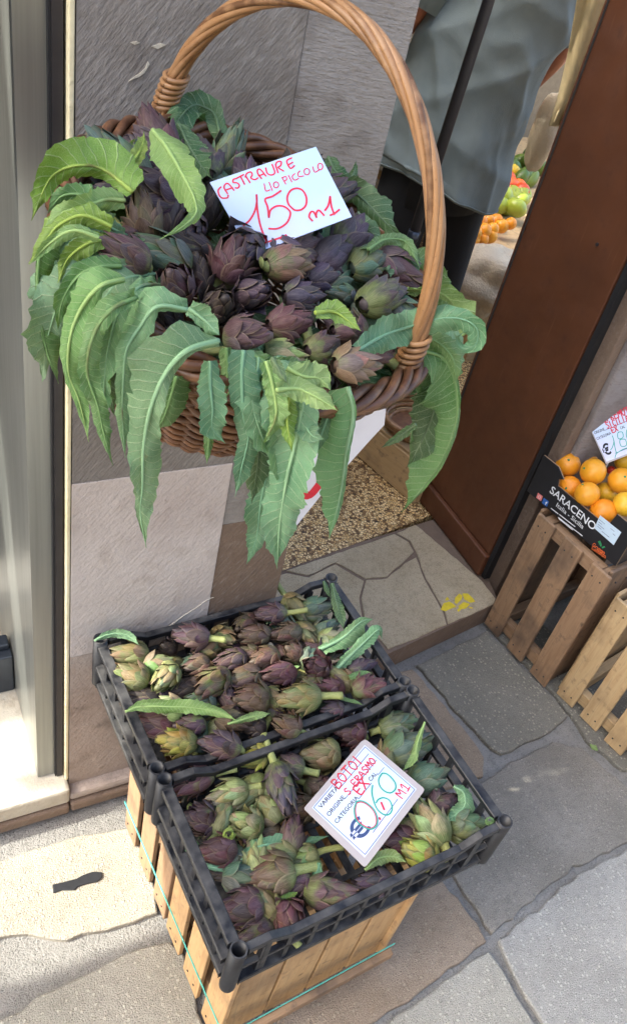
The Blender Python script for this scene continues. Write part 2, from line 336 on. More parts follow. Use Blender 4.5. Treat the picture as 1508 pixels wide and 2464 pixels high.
SLABS = [
 ('slab_warm', [(-260, 2150), (20, 2062), (200, 2006), (322, 1992), (362, 2080), (380, 2196), (318, 2216), (165, 2256), (30, 2246), (-200, 2330)]),
 ('slab_grey', [(-420, 2760), (-120, 2510), (20, 2448), (110, 2388), (230, 2330), (315, 2288), (412, 2262), (440, 2296), (462, 2370), (492, 2470), (560, 2700), (300, 2900)]),
 ('slab_mid', [(440, 2266), (600, 2200), (640, 2420), (660, 2700), (580, 2700), (512, 2470), (476, 2350)]),
 ('slab_brown', [(560, 2260), (1000, 2050), (1068, 2118), (1150, 2226), (1168, 2262), (1080, 2330), (985, 2402), (860, 2480), (700, 2640), (660, 2420)]),
 ('slab_grey', [(1176, 2285), (1208, 2338), (1288, 2466), (1400, 2660), (720, 2800), (880, 2490), (1000, 2412), (1100, 2334)]),
 ('slab_pale', [(1200, 2262), (1256, 2214), (1392, 2102), (1520, 2038), (1900, 1930), (2100, 2300), (1700, 2760), (1420, 2650), (1304, 2462), (1232, 2334)]),
 ('slab_mid', [(1092, 2106), (1060, 2040), (1118, 1900), (1168, 1876), (1226, 1834), (1330, 1782), (1400, 1800), (1516, 1902), (1640, 1990), (1500, 2028), (1380, 2086), (1248, 2190), (1182, 2244)]),
 ('slab_dark', [(1004, 1600), (1100, 1552), (1170, 1518), (1310, 1656), (1366, 1722), (1318, 1760), (1250, 1796), (1207, 1812), (1184, 1800), (1110, 1720)]),
 ('slab_brown', [(890, 1640), (990, 1606), (1096, 1728), (1164, 1820), (1156, 1862), (1090, 1890), (960, 1900)]),
 ('slab_dark', [(1180, 1512), (1250, 1460), (1560, 1700), (1560, 1850), (1500, 1850), (1410, 1780), (1376, 1720), (1318, 1652)]),
]
for m, pl in SLABS: slab('paving_slab', G(pl), -.014, 0.0, M[m], ground, .003, .0022)
for ix, (x0, x1) in enumerate([(-1.6, -.75), (-.72, -.05), (-.02, .6), (.63, 1.3), (1.33, 2.1)]):     # rows of paving toward the street, behind the photographer
    for iy, (y0, y1) in enumerate([(-1.3, -.72), (-.69, -.06)]):
        slab('paving_slab', [(x0 + .02 * iy, y0), (x1 + .02 * iy, y0), (x1 + .02 * iy, y1), (x0 + .02 * iy, y1)], -.014, .0, M[('slab_grey', 'slab_pale', 'slab_mid')[(ix + iy) % 3]], ground)

# the doorstep, broken into pieces along its cracks
STZ = .062
step = tag(MB().prism([(.60, .905), (1.0, .985), (1.40, 1.055), (1.43, 1.16), (1.43, 1.40), (.86, 1.33), (.60, 1.30)], -.01, STZ - .0035).build('doorstep', M['stone_brown']), kind='structure')
def S(l): return [onz(x, y, STZ) for x, y in l]
W2 = lambda *a: [np.array(q) for q in a]
FR = [S([(690, 1372), (949, 1284), (982, 1303), (996, 1327), (972, 1349), (930, 1386), (880, 1391), (806, 1351), (742, 1384)]),
      W2((.60, 1.262), (.62, .912), (.86, .958)) + S([(925, 1562), (872, 1500), (864, 1437), (875, 1397), (806, 1357), (742, 1389), (690, 1378)]),
      S([(880, 1396), (931, 1391), (974, 1354), (1001, 1341), (1019, 1391), (1064, 1470), (1073, 1502), (1000, 1534), (935, 1560), (878, 1498), (870, 1437)]),
      S([(955, 1282), (1000, 1262), (1160, 1398), (1192, 1440), (1186, 1452), (1078, 1500), (1069, 1468), (1024, 1389), (1005, 1338), (1001, 1325), (987, 1300)])]
for p in FR: slab('step_fragment', p, STZ - .02, STZ, M['step_stone'], step, .0012, .0008)
for blot in ([(1060, 1464), (1066, 1450), (1078, 1446), (1090, 1450), (1096, 1458), (1086, 1466), (1072, 1470)], [(1090, 1448), (1094, 1436), (1104, 1428), (1112, 1432), (1108, 1444), (1100, 1452)], [(1112, 1428), (1124, 1426), (1136, 1436), (1142, 1446), (1130, 1448), (1116, 1440)],
             [(1104, 1458), (1116, 1448), (1132, 1452), (1122, 1462), (1108, 1466)], [(1098, 1466), (1104, 1462), (1108, 1468), (1102, 1471)], [(1070, 1440), (1076, 1437), (1079, 1442), (1073, 1444)], [(1128, 1462), (1133, 1459), (1136, 1463), (1131, 1465)]):
    slab('paint_splash', [onz(x, y, STZ + .001) for x, y in blot], STZ, STZ + .0011, M['paint_yellow'], step, .0004, .0022)
floor = tag(MB().prism([(.62, 1.262), *[tuple(onz(x, y, STZ)[:2]) for x, y in [(692, 1366), (985, 1258)]], (1.43, 1.42), (1.43, 1.52), (3.6, 1.52), (3.6, 4.2), (.30, 4.2), (.30, 1.27)], 0, STZ - .002).build('shop_floor', M['terrazzo']), kind='structure')

# the stone pillar, block by block
pillar = thing('stone_pillar', 'grey tooled stone pillar behind the hanging basket', 'pillar', (.4, WY, 0))
def block(x0, x1, z0, z1, m, y0=WY, y1=1.26, bev=.0009, parent=None, name='stone_block'):
    parent = parent or pillar; l = parent.location
    o = MB().box((x0 - l.x, y0 - l.y, z0 - l.z), (x1 - l.x, y1 - l.y, z1 - l.z)).build(name, M[m], parent); return bevel(o, bev, 2)
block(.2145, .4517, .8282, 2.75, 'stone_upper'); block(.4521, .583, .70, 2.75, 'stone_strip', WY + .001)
block(.2145, .4517, .4512, .8275, 'stone_lower_lit', WY - .001); block(.4521, .583, .04, .6995, 'stone_brown', WY + .0005)
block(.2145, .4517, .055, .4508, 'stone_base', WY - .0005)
MB().box((.2175 - .4, .0028, .06), (.58 - .4, .36, 2.7)).build('mortar_core', M['mortar'], pillar)
block(.212, .59, .001, .030, 'stone_brown', WY - .030, WY + .03, .006, name='base_ledge'); block(.210, .592, .033, .057, 'stone_base', WY - .024, WY + .03, .008, name='base_ledge')
edge = block(.2075, .2132, .075, 2.75, 'stone_edge_sunlit', WY - .001, WY + .12, .0015, name='sunlit_edge_strip')  # narrow strip, pale yellow colour stands in for sun on the arris
cr = MB()                                            # pale mortar in the long crack across the lower block
pts = [ony(x, y, WY - .0012) for x, y in [(345, 1535), (385, 1515), (405, 1508), (440, 1482), (470, 1463), (500, 1442), (515, 1436)]]
cr.tube([p - np.array(pillar.location) for p in pts], [.0008, .0018, .0014, .0012, .0009, .0007, .0004], 6).build('crack_filling', M['stone_sill'], pillar)
for ch in ([(315, 103), (325, 108), (338, 103), (330, 99)], [(365, 112), (380, 118), (400, 108), (388, 104)], [(310, 196), (322, 190), (334, 186), (348, 176), (361, 155), (357, 148), (350, 165), (336, 178), (325, 184)]):
    q = [ony(x, y, WY - .0012) - np.array(pillar.location) for x, y in ch]; k = len(q)
    MB().add(q + [p + np.array((0, .004, 0)) for p in q], [tuple(range(k))] + [(i, (i + 1) % k, k + (i + 1) % k, k + i) for i in range(k)]).build('stone_chip', M['stone_sill'], pillar)

# left shopfront: sill, metal cheek, dark frame, an unseen added wall that blocks the sun except through a low opening
sill = thing('window_sill', 'sunlit pale stone sill in the left corner', 'window sill', (0, .9, 0))
bevel(MB().box((-.9, -.040, .030), (.2115, .45, .078)).build('sill_stone', M['stone_sill'], sill), .006, 2)
bevel(MB().box((-.9, -.046, .001), (.2095, .30, .028)).build('base_ledge', M['stone_brown'], sill), .005, 2)
cheek = thing('shopfront_frame', 'satin grey metal shopfront cheek with a black front edge beside the pillar', 'shopfront', (.19, .9, .08))
MB().box((-.030, .004, 0), (.0015, .62, 2.75)).build('metal_panel', M['panel_metal'], cheek)
MB().box((.0008, -.004, .001), (.0035, .0035, 2.75)).build('trim', M['black_gap'], cheek)
MB().box((.0038, -.006, .001), (.0146, .02, 2.75)).build('black_seal', M['iron'], cheek)
MB().box((.002, .021, .001), (.0140, .61, 2.75)).build('back_plate', M['black_gap'], cheek)
gl = thing('shop_window', 'dark glass shop window behind the left sill', 'window', (0, 1.5, .08))
MB().box((-2.0, 0, 0), (.158, .01, 1.7)).build('pane', M['dark_steel'], gl); MB().box((-2.0, -.03, .5), (.158, -.002, .54)).build('glazing_bar', M['iron'], gl)
frm = thing('window_frame_foot', 'dark blue steel window foot standing on the left sill', 'window frame', (0, 1.12, .079))
bevel(MB().box((-.9, .0, 0), (.158, .06, .11)).build('foot_rail', M['dark_steel'], frm), .003); bevel(MB().box((-.9, .02, .112), (.155, .05, .125)).build('glazing_bead', M['dark_steel'], frm), .003)
MB().box((-1.6, .23, 1.72), (.158, .27, 2.75)).build('sun_block_panel', M['panel_metal'], frm)  # unseen panel, added to keep the sun off the metal cheek
wall = thing('sun_block_wall', 'unseen plaster wall added at the left to block the sun', 'wall', (-1.2, WY, 0))
MB().box((-2.6, .006, 1.26), (1.33, .04, 4.6)).build('sun_block_face', M['wall_plaster'], wall)
MB().box((-2.6, .006, 0), (-.0, .04, 1.259)).build('sun_block_pier', M['wall_plaster'], wall)

# doorway right side: brown door leaf, black seal, stone pillar
DXA, DXB = onz(1003, 1203, STZ), onz(1162, 1383, STZ)
def door():
    a, b = DXA.copy(), DXB.copy(); a[0] = b[0] = 1.405; L = b[1] - a[1]
    t = thing('shop_door', 'dark brown door leaf folded open at the shop entrance', 'door', (1.405, b[1], STZ))
    ln = a[1] - b[1]
    bevel(MB().box((0, 0.004, .075), (.045, ln, 2.3)).build('door_panel', M['door_brown'], t), .004)
    bevel(MB().box((-.012, 0.0, .002), (.05, ln + .004, .074)).build('kick_board', M['door_brown'], t), .004)
    MB().tube([(-.001, ln - .012, .08), (-.001, ln - .012, 2.3)], .0025, 6).build('edge_bead', M['iron'], t)
    MB().box((.0, -.016, .002), (.05, -.001, 2.3)).build('black_seal', M['black_gap'], t)
    s = obj('screw', MB().tube([(-.003, .09, .93), (.001, .09, .93)], .004, 8).me('screw', M['iron']), t)
    return t
door()
rp = thing('stone_pillar', 'stone pillar at the edge of the photo behind the orange box', 'pillar', (1.47, 1.06, 0))
block(1.425, 1.452, .0, 2.75, 'stone_brown', 1.10, 1.5, .004, rp); block(1.4535, 1.56, .0, .30, 'stone_right', 1.085, 1.5, .005, rp)
block(1.4535, 1.56, .302, 2.75, 'stone_right', 1.087, 1.5, .005, rp); block(1.562, 2.6, .0, 2.75, 'stone_brown', 1.13, 1.5, .005, rp)
lint = tag(bevel(MB().box((.584, .93, 2.5), (1.60, 1.25, 2.75)).build('lintel', M['stone_upper']), .01), 'stone lintel over the shop doorway', 'lintel')

# unseen house front across the street, added to cut the low sky light
fac = thing('added_facade', 'unseen ochre house front added across the street to cut sky light', 'building', (0, -4.4, 0))
MB().box((-7, -.4, 0), (8, 0, 5.0)).build('wall', M['wall_plaster'], fac)
for i in range(5):
    for z in (.9, 3.3):
        x = -6 + i * 2.8; w_ = MB().box((x, .002, z), (x + 1.0, .03, z + 1.5)).build('window', M['dark_steel'], fac); MB().box((x - .08, .004, z - .1), (x + 1.08, .12, z - .005)).build('sill', M['stone_sill'], w_)
# a black strip in place of a dark slot, a chip of litter and leaf scraps on the paving
sl = thing('slot_strip', 'black strip in place of a dark slot in the pale slab', 'strip', tuple(onz(187, 2122, 0)))
c0 = onz(187, 2122, 0)
q = [onz(x, y, .004) - c0 for x, y in [(127, 2127), (150, 2122), (185, 2113), (200, 2104), (225, 2096), (246, 2097), (247, 2110), (235, 2120), (205, 2126), (188, 2132), (180, 2140), (150, 2140), (129, 2147)]]
k = len(q); q2 = [p * (1, 1, 0) + (0, 0, .0005) for p in q]
bevel(MB().add(q + q2, [tuple(range(k))[::-1]] + [(i, (i + 1) % k, k + (i + 1) % k, k + i) for i in range(k)]).build('strip_body', M['slot_black'], sl), .001)
lt = onz(400, 2138, 0)
q = [onz(x, y, .003) for x, y in [(380, 2116), (394, 2112), (421, 2168), (405, 2175)]]
o = tag(MB().add(q + [p - (0, 0, .0025) for p in q], [(3, 2, 1, 0), (0, 1, 5, 4), (1, 2, 6, 5), (2, 3, 7, 6), (3, 0, 4, 7)]).build('paper_scrap', M['white_print']), 'small white paper strip on the paving beside the wooden crate', 'paper')

# =====================================================================================
# CRATES
# =====================================================================================
CZ, CROT, CL, CD, CHT = .515, R(3.4), .438, .252, .113
def frame_mat(o, ux, uy, uz): return Matrix(((ux[0], uy[0], uz[0], o[0]), (ux[1], uy[1], uz[1], o[1]), (ux[2], uy[2], uz[2], o[2]), (0, 0, 0, 1)))
def tube_hollow(r, ri, z0, z1, n=16):
    m = MB(); v = []
    for rr, z in ((r, z0), (r, z1), (ri, z1), (ri, z1 - .05)): v += [(rr * math.cos(2 * math.pi * k / n), rr * math.sin(2 * math.pi * k / n), z) for k in range(n)]
    f = [(j * n + k, j * n + (k + 1) % n, (j + 1) * n + (k + 1) % n, (j + 1) * n + k) for j in range(3) for k in range(n)] + [tuple(range(3 * n, 4 * n))]
    return m.add(v, f)
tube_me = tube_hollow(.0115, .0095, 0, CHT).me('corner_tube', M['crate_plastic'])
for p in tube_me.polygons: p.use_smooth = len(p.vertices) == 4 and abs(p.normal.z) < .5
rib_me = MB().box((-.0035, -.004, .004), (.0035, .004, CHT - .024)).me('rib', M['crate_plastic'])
ribs_me = MB().box((-.004, -.0045, .004), (.004, .0045, CHT - .010)).me('rib', M['crate_plastic'])
fl_me = MB().box((-.006, 0, 0), (.006, CD - .02, .004)).me('floor_slat', M['crate_plastic']); fl2_me = MB().box((0, -.004, .0003), (CL - .02, .004, .0043)).me('floor_slat', M['crate_plastic'])
def plastic_crate(origin, label, gate=None):
    t = thing('plastic_crate', label, 'crate', mat=Matrix.Translation(origin) @ Matrix.Rotation(CROT, 4, 'Z'), group='black plastic crates of artichokes')
    for x in (0, CL):
        for y in (0, CD): o = obj('corner_tube', tube_me, t); o.location = (x, y, 0)
    def rail(pts, w, h, name):
        v = []; 
        for i, p in enumerate(pts):
            d = np.array(pts[min(i + 1, len(pts) - 1)]) - np.array(pts[max(i - 1, 0)]); s = nrm((-d[1], d[0], 0)) * w / 2
            for a, b in ((-1, 0), (1, 0), (1, -h), (-1, -h)): v.append(np.array(p) + s * a + np.array((0, 0, b)))
        f = [(i * 4 + k, i * 4 + (k + 1) % 4, i * 4 + 4 + (k + 1) % 4, i * 4 + 4 + k) for i in range(len(pts) - 1) for k in range(4)] + [(0, 1, 2, 3), tuple(4 * (len(pts) - 1) + k for k in (3, 2, 1, 0))]
        f = [q[::-1] for q in f]
        return bevel(MB().add(v, f).build(name, M['crate_plastic'], t), .0012, 1)
    for y in (0, CD):
        g = .012; z1 = CHT - .004; z2 = CHT - .021
        rail([(g, y, z1), (.045, y, z1), (.078, y, z2), (CL - .078, y, z2), (CL - .045, y, z1), (CL - g, y, z1)], .012, .012, 'top_rail')
        rail([(g, y, .052), (CL - g, y, .052)], .008, .008, 'middle_rail'); rail([(g, y, .012), (CL - g, y, .012)], .014, .011, 'bottom_rail')
        for i in range(12):
            if i in (0, 11): continue
            o = obj('rib', rib_me, t); o.location = (CL * i / 11, y, 0)
        for x in (.045, CL - .045): o = obj('rib', ribs_me, t); o.location = (x, y, 0)
    for x in (0, CL):
        g = .012; z1 = CHT - .006
        rail([(x, g, z1), (x, CD - g, z1)], .016, .010, 'top_rail'); rail([(x + (-.004 if x == 0 else .004), g, .060), (x + (-.004 if x == 0 else .004), CD - g, .060)], .014, .009, 'middle_rail')
        rail([(x, g, .012), (x, CD - g, .012)], .016, .011, 'bottom_rail')
        for i in range(1, 6): o = obj('rib', ribs_me, t); o.location = (x, CD * i / 6, 0)
    for i in range(18):
        o = obj('floor_slat', fl_me, t); o.location = (.018 + i * (CL - .036) / 17, .01, .002 + .0002 * (i % 2))
    for j in range(6): o = obj('floor_slat', fl2_me, t); o.location = (.01, .012 + j * (CD - .024) / 5, .0035)
    return t
FC0 = onz(575, 2283, CZ); FC0[2] = CZ - CHT
RC0 = onz(378, 1846, CZ); RC0[2] = CZ - CHT
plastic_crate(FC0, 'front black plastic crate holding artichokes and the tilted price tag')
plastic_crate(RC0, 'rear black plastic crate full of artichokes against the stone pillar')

# wooden crates: upright boards nailed to end frames. local x = length, boards stand up
def board(name, L, w, th, m, parent, p, ax, ay, color=None):
    """a board of length L along ax, width w along ay, with a slightly uneven outline"""
    ax, ay = nrm(ax), nrm(ay); az = np.cross(ax, ay)
    j = lambda s=.0008: random.uniform(-s, s)
    v = [(x + j(), y + j(), z) for z in (0, th) for x, y in ((0, 0), (L, 0), (L, w), (0, w))]
    me = MB().add(v, [(0, 3, 2, 1), (4, 5, 6, 7), (0, 1, 5, 4), (1, 2, 6, 5), (2, 3, 7, 6), (3, 0, 4, 7)]).me(name, M[m])
    o = obj(name, me, parent); o.matrix_local = frame_mat(p, ax, ay, az); return bevel(o, .0012, 1)
NAIL = MB().tube([(0, 0, -.002), (0, 0, .0008)], .0022, 6).me('nail', M['iron'])
def upright_crate(loc, rot, sx, sy, h, nx, ny, label, m='wood_fresh', gx=.006, gy=.022, group='wooden crates'):
    t = thing('wooden_crate', label, 'crate', mat=Matrix.Translation(loc) @ Matrix.Rotation(rot, 4, 'Z'), group=group)
    T = .009
    wx = (sx - gx * (nx - 1)) / nx; wy = (sy - gy * (ny - 1)) / ny
    for i in range(nx):
        for y in (0, sy - T): board('board', h, wx, T, m, t, (i * (wx + gx), y + T, .002), (0, 0, 1), (1, 0, 0))
    for i in range(ny):
        for x in (-T, sx): board('board', h + random.uniform(-.003, 0), wy, T, m, t, (x, i * (wy + gy), .002), (0, 0, 1), (0, 1, 0))
    nails = []
    for i in range(nx):
        for z in (.028, h - .028):
            for q in (.25, .75): nails.append(((i + q) * (wx + gx) - gx * q, -.0005, z, 'y'))
    for i in range(ny):
        for z in (.028, h - .028):
            for q in (.28, .72): nails.append((-2 * T - .0005, i * (wy + gy) + wy * q, z, 'x'))
    for x, y, z, a in nails:
        o = obj('nail', NAIL, t); o.location = (x, y, z); o.rotation_euler = (R(90), 0, 0) if a == 'y' else (0, R(-90), 0)
    for z in (.012, h - .045):                       # inner battens
        for y in (T + .001, sy - T - .026): board('batten', sx - .004, .035, .025, m, t, (.002, y + .025, z), (1, 0, 0), (0, 0, 1))
        for x in (.001, sx - .026): board('batten', sy - .075, .035, .025, m, t, (x, .036, z), (0, 1, 0), (0, 0, 1))
    return t
WB = np.array([.352, .368, 0.0]); WH = CZ - CHT - .003; WSX, WSY, WROT = .325, .215, R(4.0)
b1 = upright_crate(WB, WROT, WSX, WSY, WH, 4, 3, 'upright wooden crate tied with teal strap under the front black crate')
rv = np.array([-math.sin(WROT), math.cos(WROT), 0]); ru = np.array([math.cos(WROT), math.sin(WROT), 0])
b2 = upright_crate(WB + rv * (WSY + .012), WROT, WSX, WSY - .01, WH, 4, 3, 'upright wooden crate under the rear black crate beside the pillar base', m='wood_old')
bat = board('batten', .30, .022, .012, 'wood_old', b1, (.012, -.013, .058), (1, 0, 0), (0, 0, 1))
st = thing('strap', 'thin teal plastic strap tied around the wooden crate in front', 'strap', tuple(WB))
strap_pts = [WB + ru * (-.0195) + rv * (.44) + (0, 0, .070), WB + ru * (-.0195) + rv * (-.004) + (0, 0, .086), WB + ru * (-.012) + rv * (-.0145) + (0, 0, .0875), WB + ru * (.318) + rv * (-.0145) + (0, 0, .0885)]
sv = []; sp = [p - WB for p in strap_pts]
for p in sp: sv += [p, p + np.array((0, 0, .0055))]
q = MB().add(sv, [(2 * i, 2 * i + 2, 2 * i + 3, 2 * i + 1) for i in range(len(sp) - 1)]).build('strap_band', M['strap_teal'], st)
so = q.modifiers.new('s', 'SOLIDIFY'); so.thickness = .001

# =====================================================================================
# BASKET
# =====================================================================================
BA, BB = np.array([.285, .835, 1.335]), np.array([.435, .542, 1.218])
BU = nrm((-.022, -.418, .908)); BM = (BA + BB) / 2; AH = nrm(BA - BB); AN = np.linalg.norm(BA - BB) / 2
BN = nrm((.204, -.272, .94)); BN = nrm(BN - AH * (BN @ AH)); BW = np.cross(BN, AH)
HH = .20; HU = np.array((.018, -.05, .193)); HA, HB = np.array((.285, .830, 1.335)), np.array((.429, .536, 1.217)); RA, RB = AN * .974, .191; BC = BM + BW * .045 - AH * .019
def rimpt(a, s=1.0, z=0.0): return BC + AH * (RA * s * math.cos(a)) + BW * (RB * s * math.sin(a)) + BN * z
basket = thing('wicker_basket', 'brown wicker basket with tall twisted handle hanging on the pillar', 'basket', tuple(BC))
BCn = np.array(BC)
def loc(P): return [np.array(p) - BCn for p in P]
NS, DEPTH, ROWS = 44, .155, 20
def prof(s): return 1 - .40 * s ** 1.55
wv = MB()
for r in range(ROWS):
    s = (r + .6) / ROWS; z = -DEPTH * s
    for ph in (0, 1):
        P = []
        for k in range(NS * 4 + 1):
            a = 2 * math.pi * k / (NS * 4); off = .0032 * math.cos(NS / 2 * a * 1.0 + math.pi * (r + ph)) 
            P.append(rimpt(a + r * .01, prof(s) + off / RA, z + (.0016 if ph else -.0016)))
        wv.tube(loc(P), .0026, 5, cap=False)
o = wv.build('weave', M['withe_dark'], basket, True); o['kind'] = 'stuff'
for k in range(NS):
    a = 2 * math.pi * k / NS
    MB().tube(loc([rimpt(a, prof(s), -DEPTH * s) for s in (.0, .25, .5, .75, 1.0)]), .0022, 5).build('stake', M['withe_dark'], basket, True)
bt = MB(); n = 40; bt.add(loc([rimpt(2 * math.pi * k / n, prof(1) * .99, -DEPTH) for k in range(n)]) + loc([rimpt(2 * math.pi * k / n, prof(1) * .99, -DEPTH + .006) for k in range(n)]), [tuple(range(n))[::-1], tuple(range(n, 2 * n))] + [(i, (i + 1) % n, n + (i + 1) % n, n + i) for i in range(n)]); bt.build('base_disc', M['withe_dark'], basket)
for k in range(5):                                        # braided rim, strand by strand
    P = []
    for i in range(181):
        a = 2 * math.pi * i / 180; ph = 9 * a + k * 2 * math.pi / 5
        P.append(rimpt(a, 1.0 + .0085 * math.cos(ph) / RA, .004 + .0075 * math.sin(ph)))
    MB().tube(loc(P), .0046, 6, cap=False).build('rim_strand', M['withe_dark'], basket, True)
def arch(th, ex=1.0):
    c, s = math.cos(th), math.sin(th); return (HA + HB) / 2 + (HA - HB) / 2 * (abs(c) ** 1.056 * (1 if c > 0 else -1)) + HU * max(0, s) ** 1.056
def arch_frame(th):
    t = nrm(arch(th + .01) - arch(th - .01)); w = nrm(np.cross(BU, AH)); return t, w, np.cross(t, w)
for k in range(7):
    P = []; rad = []
    for i in range(101):
        th = -.12 + (math.pi + .24) * i / 100; base = arch(th) if 0 <= th <= math.pi else (HA - BU * (-th) * .25 if th < 0 else HB - BU * (th - math.pi) * .25)
        t, w, n2 = arch_frame(min(max(th, .02), math.pi - .02)); a = 2 * math.pi * k / 7 + 4.2 * th; fl = 1 - .25 * math.exp(-((min(abs(th), abs(th - math.pi))) / .12) ** 2)
        P.append(base + 0.0050 * fl * (math.cos(a) * w + math.sin(a) * n2)); rad.append(.0034 * (1 + .08 * math.sin(9 * th + k)))
    MB().tube(loc(P), rad, 7).build('handle_strand', M['withe_handle'], basket, True)
for end in (0, 1):
    for k in range(6):
        th = (.06 + .034 * k) if end == 0 else math.pi - (.03 + .034 * k)
        t, w, n2 = arch_frame(th); c = arch(th); t2 = nrm(t + .25 * w); n3 = nrm(np.cross(t2, w)); 
        P = [c + .0100 * (math.cos(a) * w + math.sin(a) * n3) + t * .004 * math.sin(a) for a in np.linspace(0, 2 * math.pi, 21)]
        MB().tube(loc(P), .0026, 6, cap=False).build('binding', M['withe_handle'], basket, True)
P = []                                                      # the withe that runs down from the front binding over the rim
for k in range(3):
    MB().tube(loc([BB + BU * .012 + BW * (.006 * (k - 1)), BB - AH * .014 + BW * (.006 * (k - 1)) + BN * .004, BB - AH * .016 - BN * .018 + BW * (.005 * (k - 1)), BB - AH * .008 - BN * .045 + BW * .004 * (k - 1)]), .0036, 6).build('binding', M['withe_dark'], basket, True)
apex = min((arch(q) for q in np.linspace(.3, 2.8, 60)), key=lambda p: ((p - CAMP) @ DOWNV) / depth(p)) + BU * .014
hk = thing('wall_hook', 'black iron hook that carries the wicker basket', 'hook', (apex[0], WY, apex[2] + .10))
MB().tube([np.array(p) - np.array(hk.location) for p in [(apex[0], WY, apex[2] + .10), (apex[0], apex[1] + .03, apex[2] + .06), (apex[0], apex[1] + .01, apex[2] + .02), (apex[0], apex[1], apex[2]), (apex[0], apex[1] - .02, apex[2] + .012), (apex[0], apex[1] - .024, apex[2] + .03)]], .004, 8).build('hook_rod', M['iron'], hk, True)
MB().box((-.02, -.006, -.03), (.02, .0, .03)).build('wall_plate', M['iron'], hk)

# =====================================================================================
# ARTICHOKES
# =====================================================================================
ZM = {1: (199.5, 365.7, .3087), 2: (565, 498.7, .3527), 3: (226, 1363, .2469), 4: (565, 1363, .2866), 5: (365.7, 1695.5, .2646), 6: (698, 1629, .3748), 7: (399, 1928, .3527), 0: (0, 0, 1)}
def Z(z, x, y): a, b, s = ZM[z]; return a + x * s, b + y * s
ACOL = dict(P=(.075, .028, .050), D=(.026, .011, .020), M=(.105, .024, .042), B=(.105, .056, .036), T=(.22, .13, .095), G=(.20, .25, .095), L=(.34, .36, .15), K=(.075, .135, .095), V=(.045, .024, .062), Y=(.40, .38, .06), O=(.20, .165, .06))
def Rz(z):
    zs = [0, .10, .22, .38, .58, .78, .92, 1.05]; rs = [.20, .38, .47, .49, .43, .30, .19, .07]
    return float(np.interp(z, zs, rs))
RINGS = [(0.0, .50, 1.03, 5, .36), (.05, .68, 1.0, 6, .32), (.16, .83, .93, 6, .29), (.32, .94, .83, 6, .24), (.48, 1.02, .68, 5, .23)]
WPROF = [(0, .60), (.22, .95), (.45, .98), (.68, .72), (.86, .36), (1.0, .02)]
def add_attr(me, data):
    a = me.attributes.new('bt', 'FLOAT_VECTOR', 'POINT'); a.data.foreach_set('vector', np.array(data, dtype=np.float32).ravel())
def bract_me(k, lr, flare):
    z0, z1, rs, n, W = RINGS[k]; nu, nv = 5, 7; V = []; D = []
    for j in range(nv):
        v = j / (nv - 1); vv = v ** .9; z = z0 + (z1 - z0) * vv
        r = Rz(z) * rs + .034 * (5 - k) * .35 + flare * (v ** 2.6) * (.30 if k < 3 else .12)
        wv = W * float(np.interp(v, [p[0] for p in WPROF], [p[1] for p in WPROF]))
        zz = z - flare * (v ** 3) * .12
        for i in range(nu):
            u = -1 + 2 * i / (nu - 1); a = u * wv / max(r, .16); rr = r * (1 - .10 * u * u * (v < .9)) + .015 * (1 - u * u)
            V.append((rr * math.cos(a), rr * math.sin(a), zz * lr)); D.append((u, v, 0))
    f = [(j * nu + i, j * nu + i + 1, (j + 1) * nu + i + 1, (j + 1) * nu + i) for j in range(nv - 1) for i in range(nu - 1)]
    me = mesh('bract', V, f, M['bract'], True); add_attr(me, D); return me
LRS = [1.35, 1.75, 2.05]; FLS = [.18, .6, 1.15]
BRACT = {(a, b): [bract_me(k, LRS[a], FLS[b]) for k in range(5)] for a in range(3) for b in range(3)}
def core_me(lr):
    n, m = 10, 7; V = []; D = []
    for j in range(m):
        z = .02 + .96 * j / (m - 1)
        for i in range(n): a = 2 * math.pi * i / n; r = Rz(z) * .66; V.append((r * math.cos(a), r * math.sin(a), z * lr)); D.append((0, .6 + .3 * j / m, 0))
    me = mesh('core', V, [(j * n + i, j * n + (i + 1) % n, (j + 1) * n + (i + 1) % n, (j + 1) * n + i) for j in range(m - 1) for i in range(n)] + [tuple(range(n))[::-1], tuple(range((m - 1) * n, m * n))], M['bract'], True)
    add_attr(me, D); return me
CORE = [core_me(l) for l in LRS]
def stem_me(bend):
    n, m = 10, 7; V = []; D = []
    for j in range(m):
        t = j / (m - 1)
        for i in range(n):
            a = 2 * math.pi * i / n; r = (.155 - .02 * math.sin(t * 3) + .012 * (i % 2)) * (1.15 if j == 0 else 1); V.append((r * math.cos(a) + bend * t * t * .2, r * math.sin(a), -t + .04)); D.append((i / n * 2 - 1, t, 0))
    me = mesh('stem', V, [(j * n + i, (j + 1) * n + i, (j + 1) * n + (i + 1) % n, j * n + (i + 1) % n) for j in range(m - 1) for i in range(n)] + [tuple(range((m - 1) * n, m * n))[::-1]], M['stem'], True)
    add_attr(me, D); return me
STEM = [stem_me(-.6), stem_me(.3), stem_me(1.2)]
arng = random.Random(5)
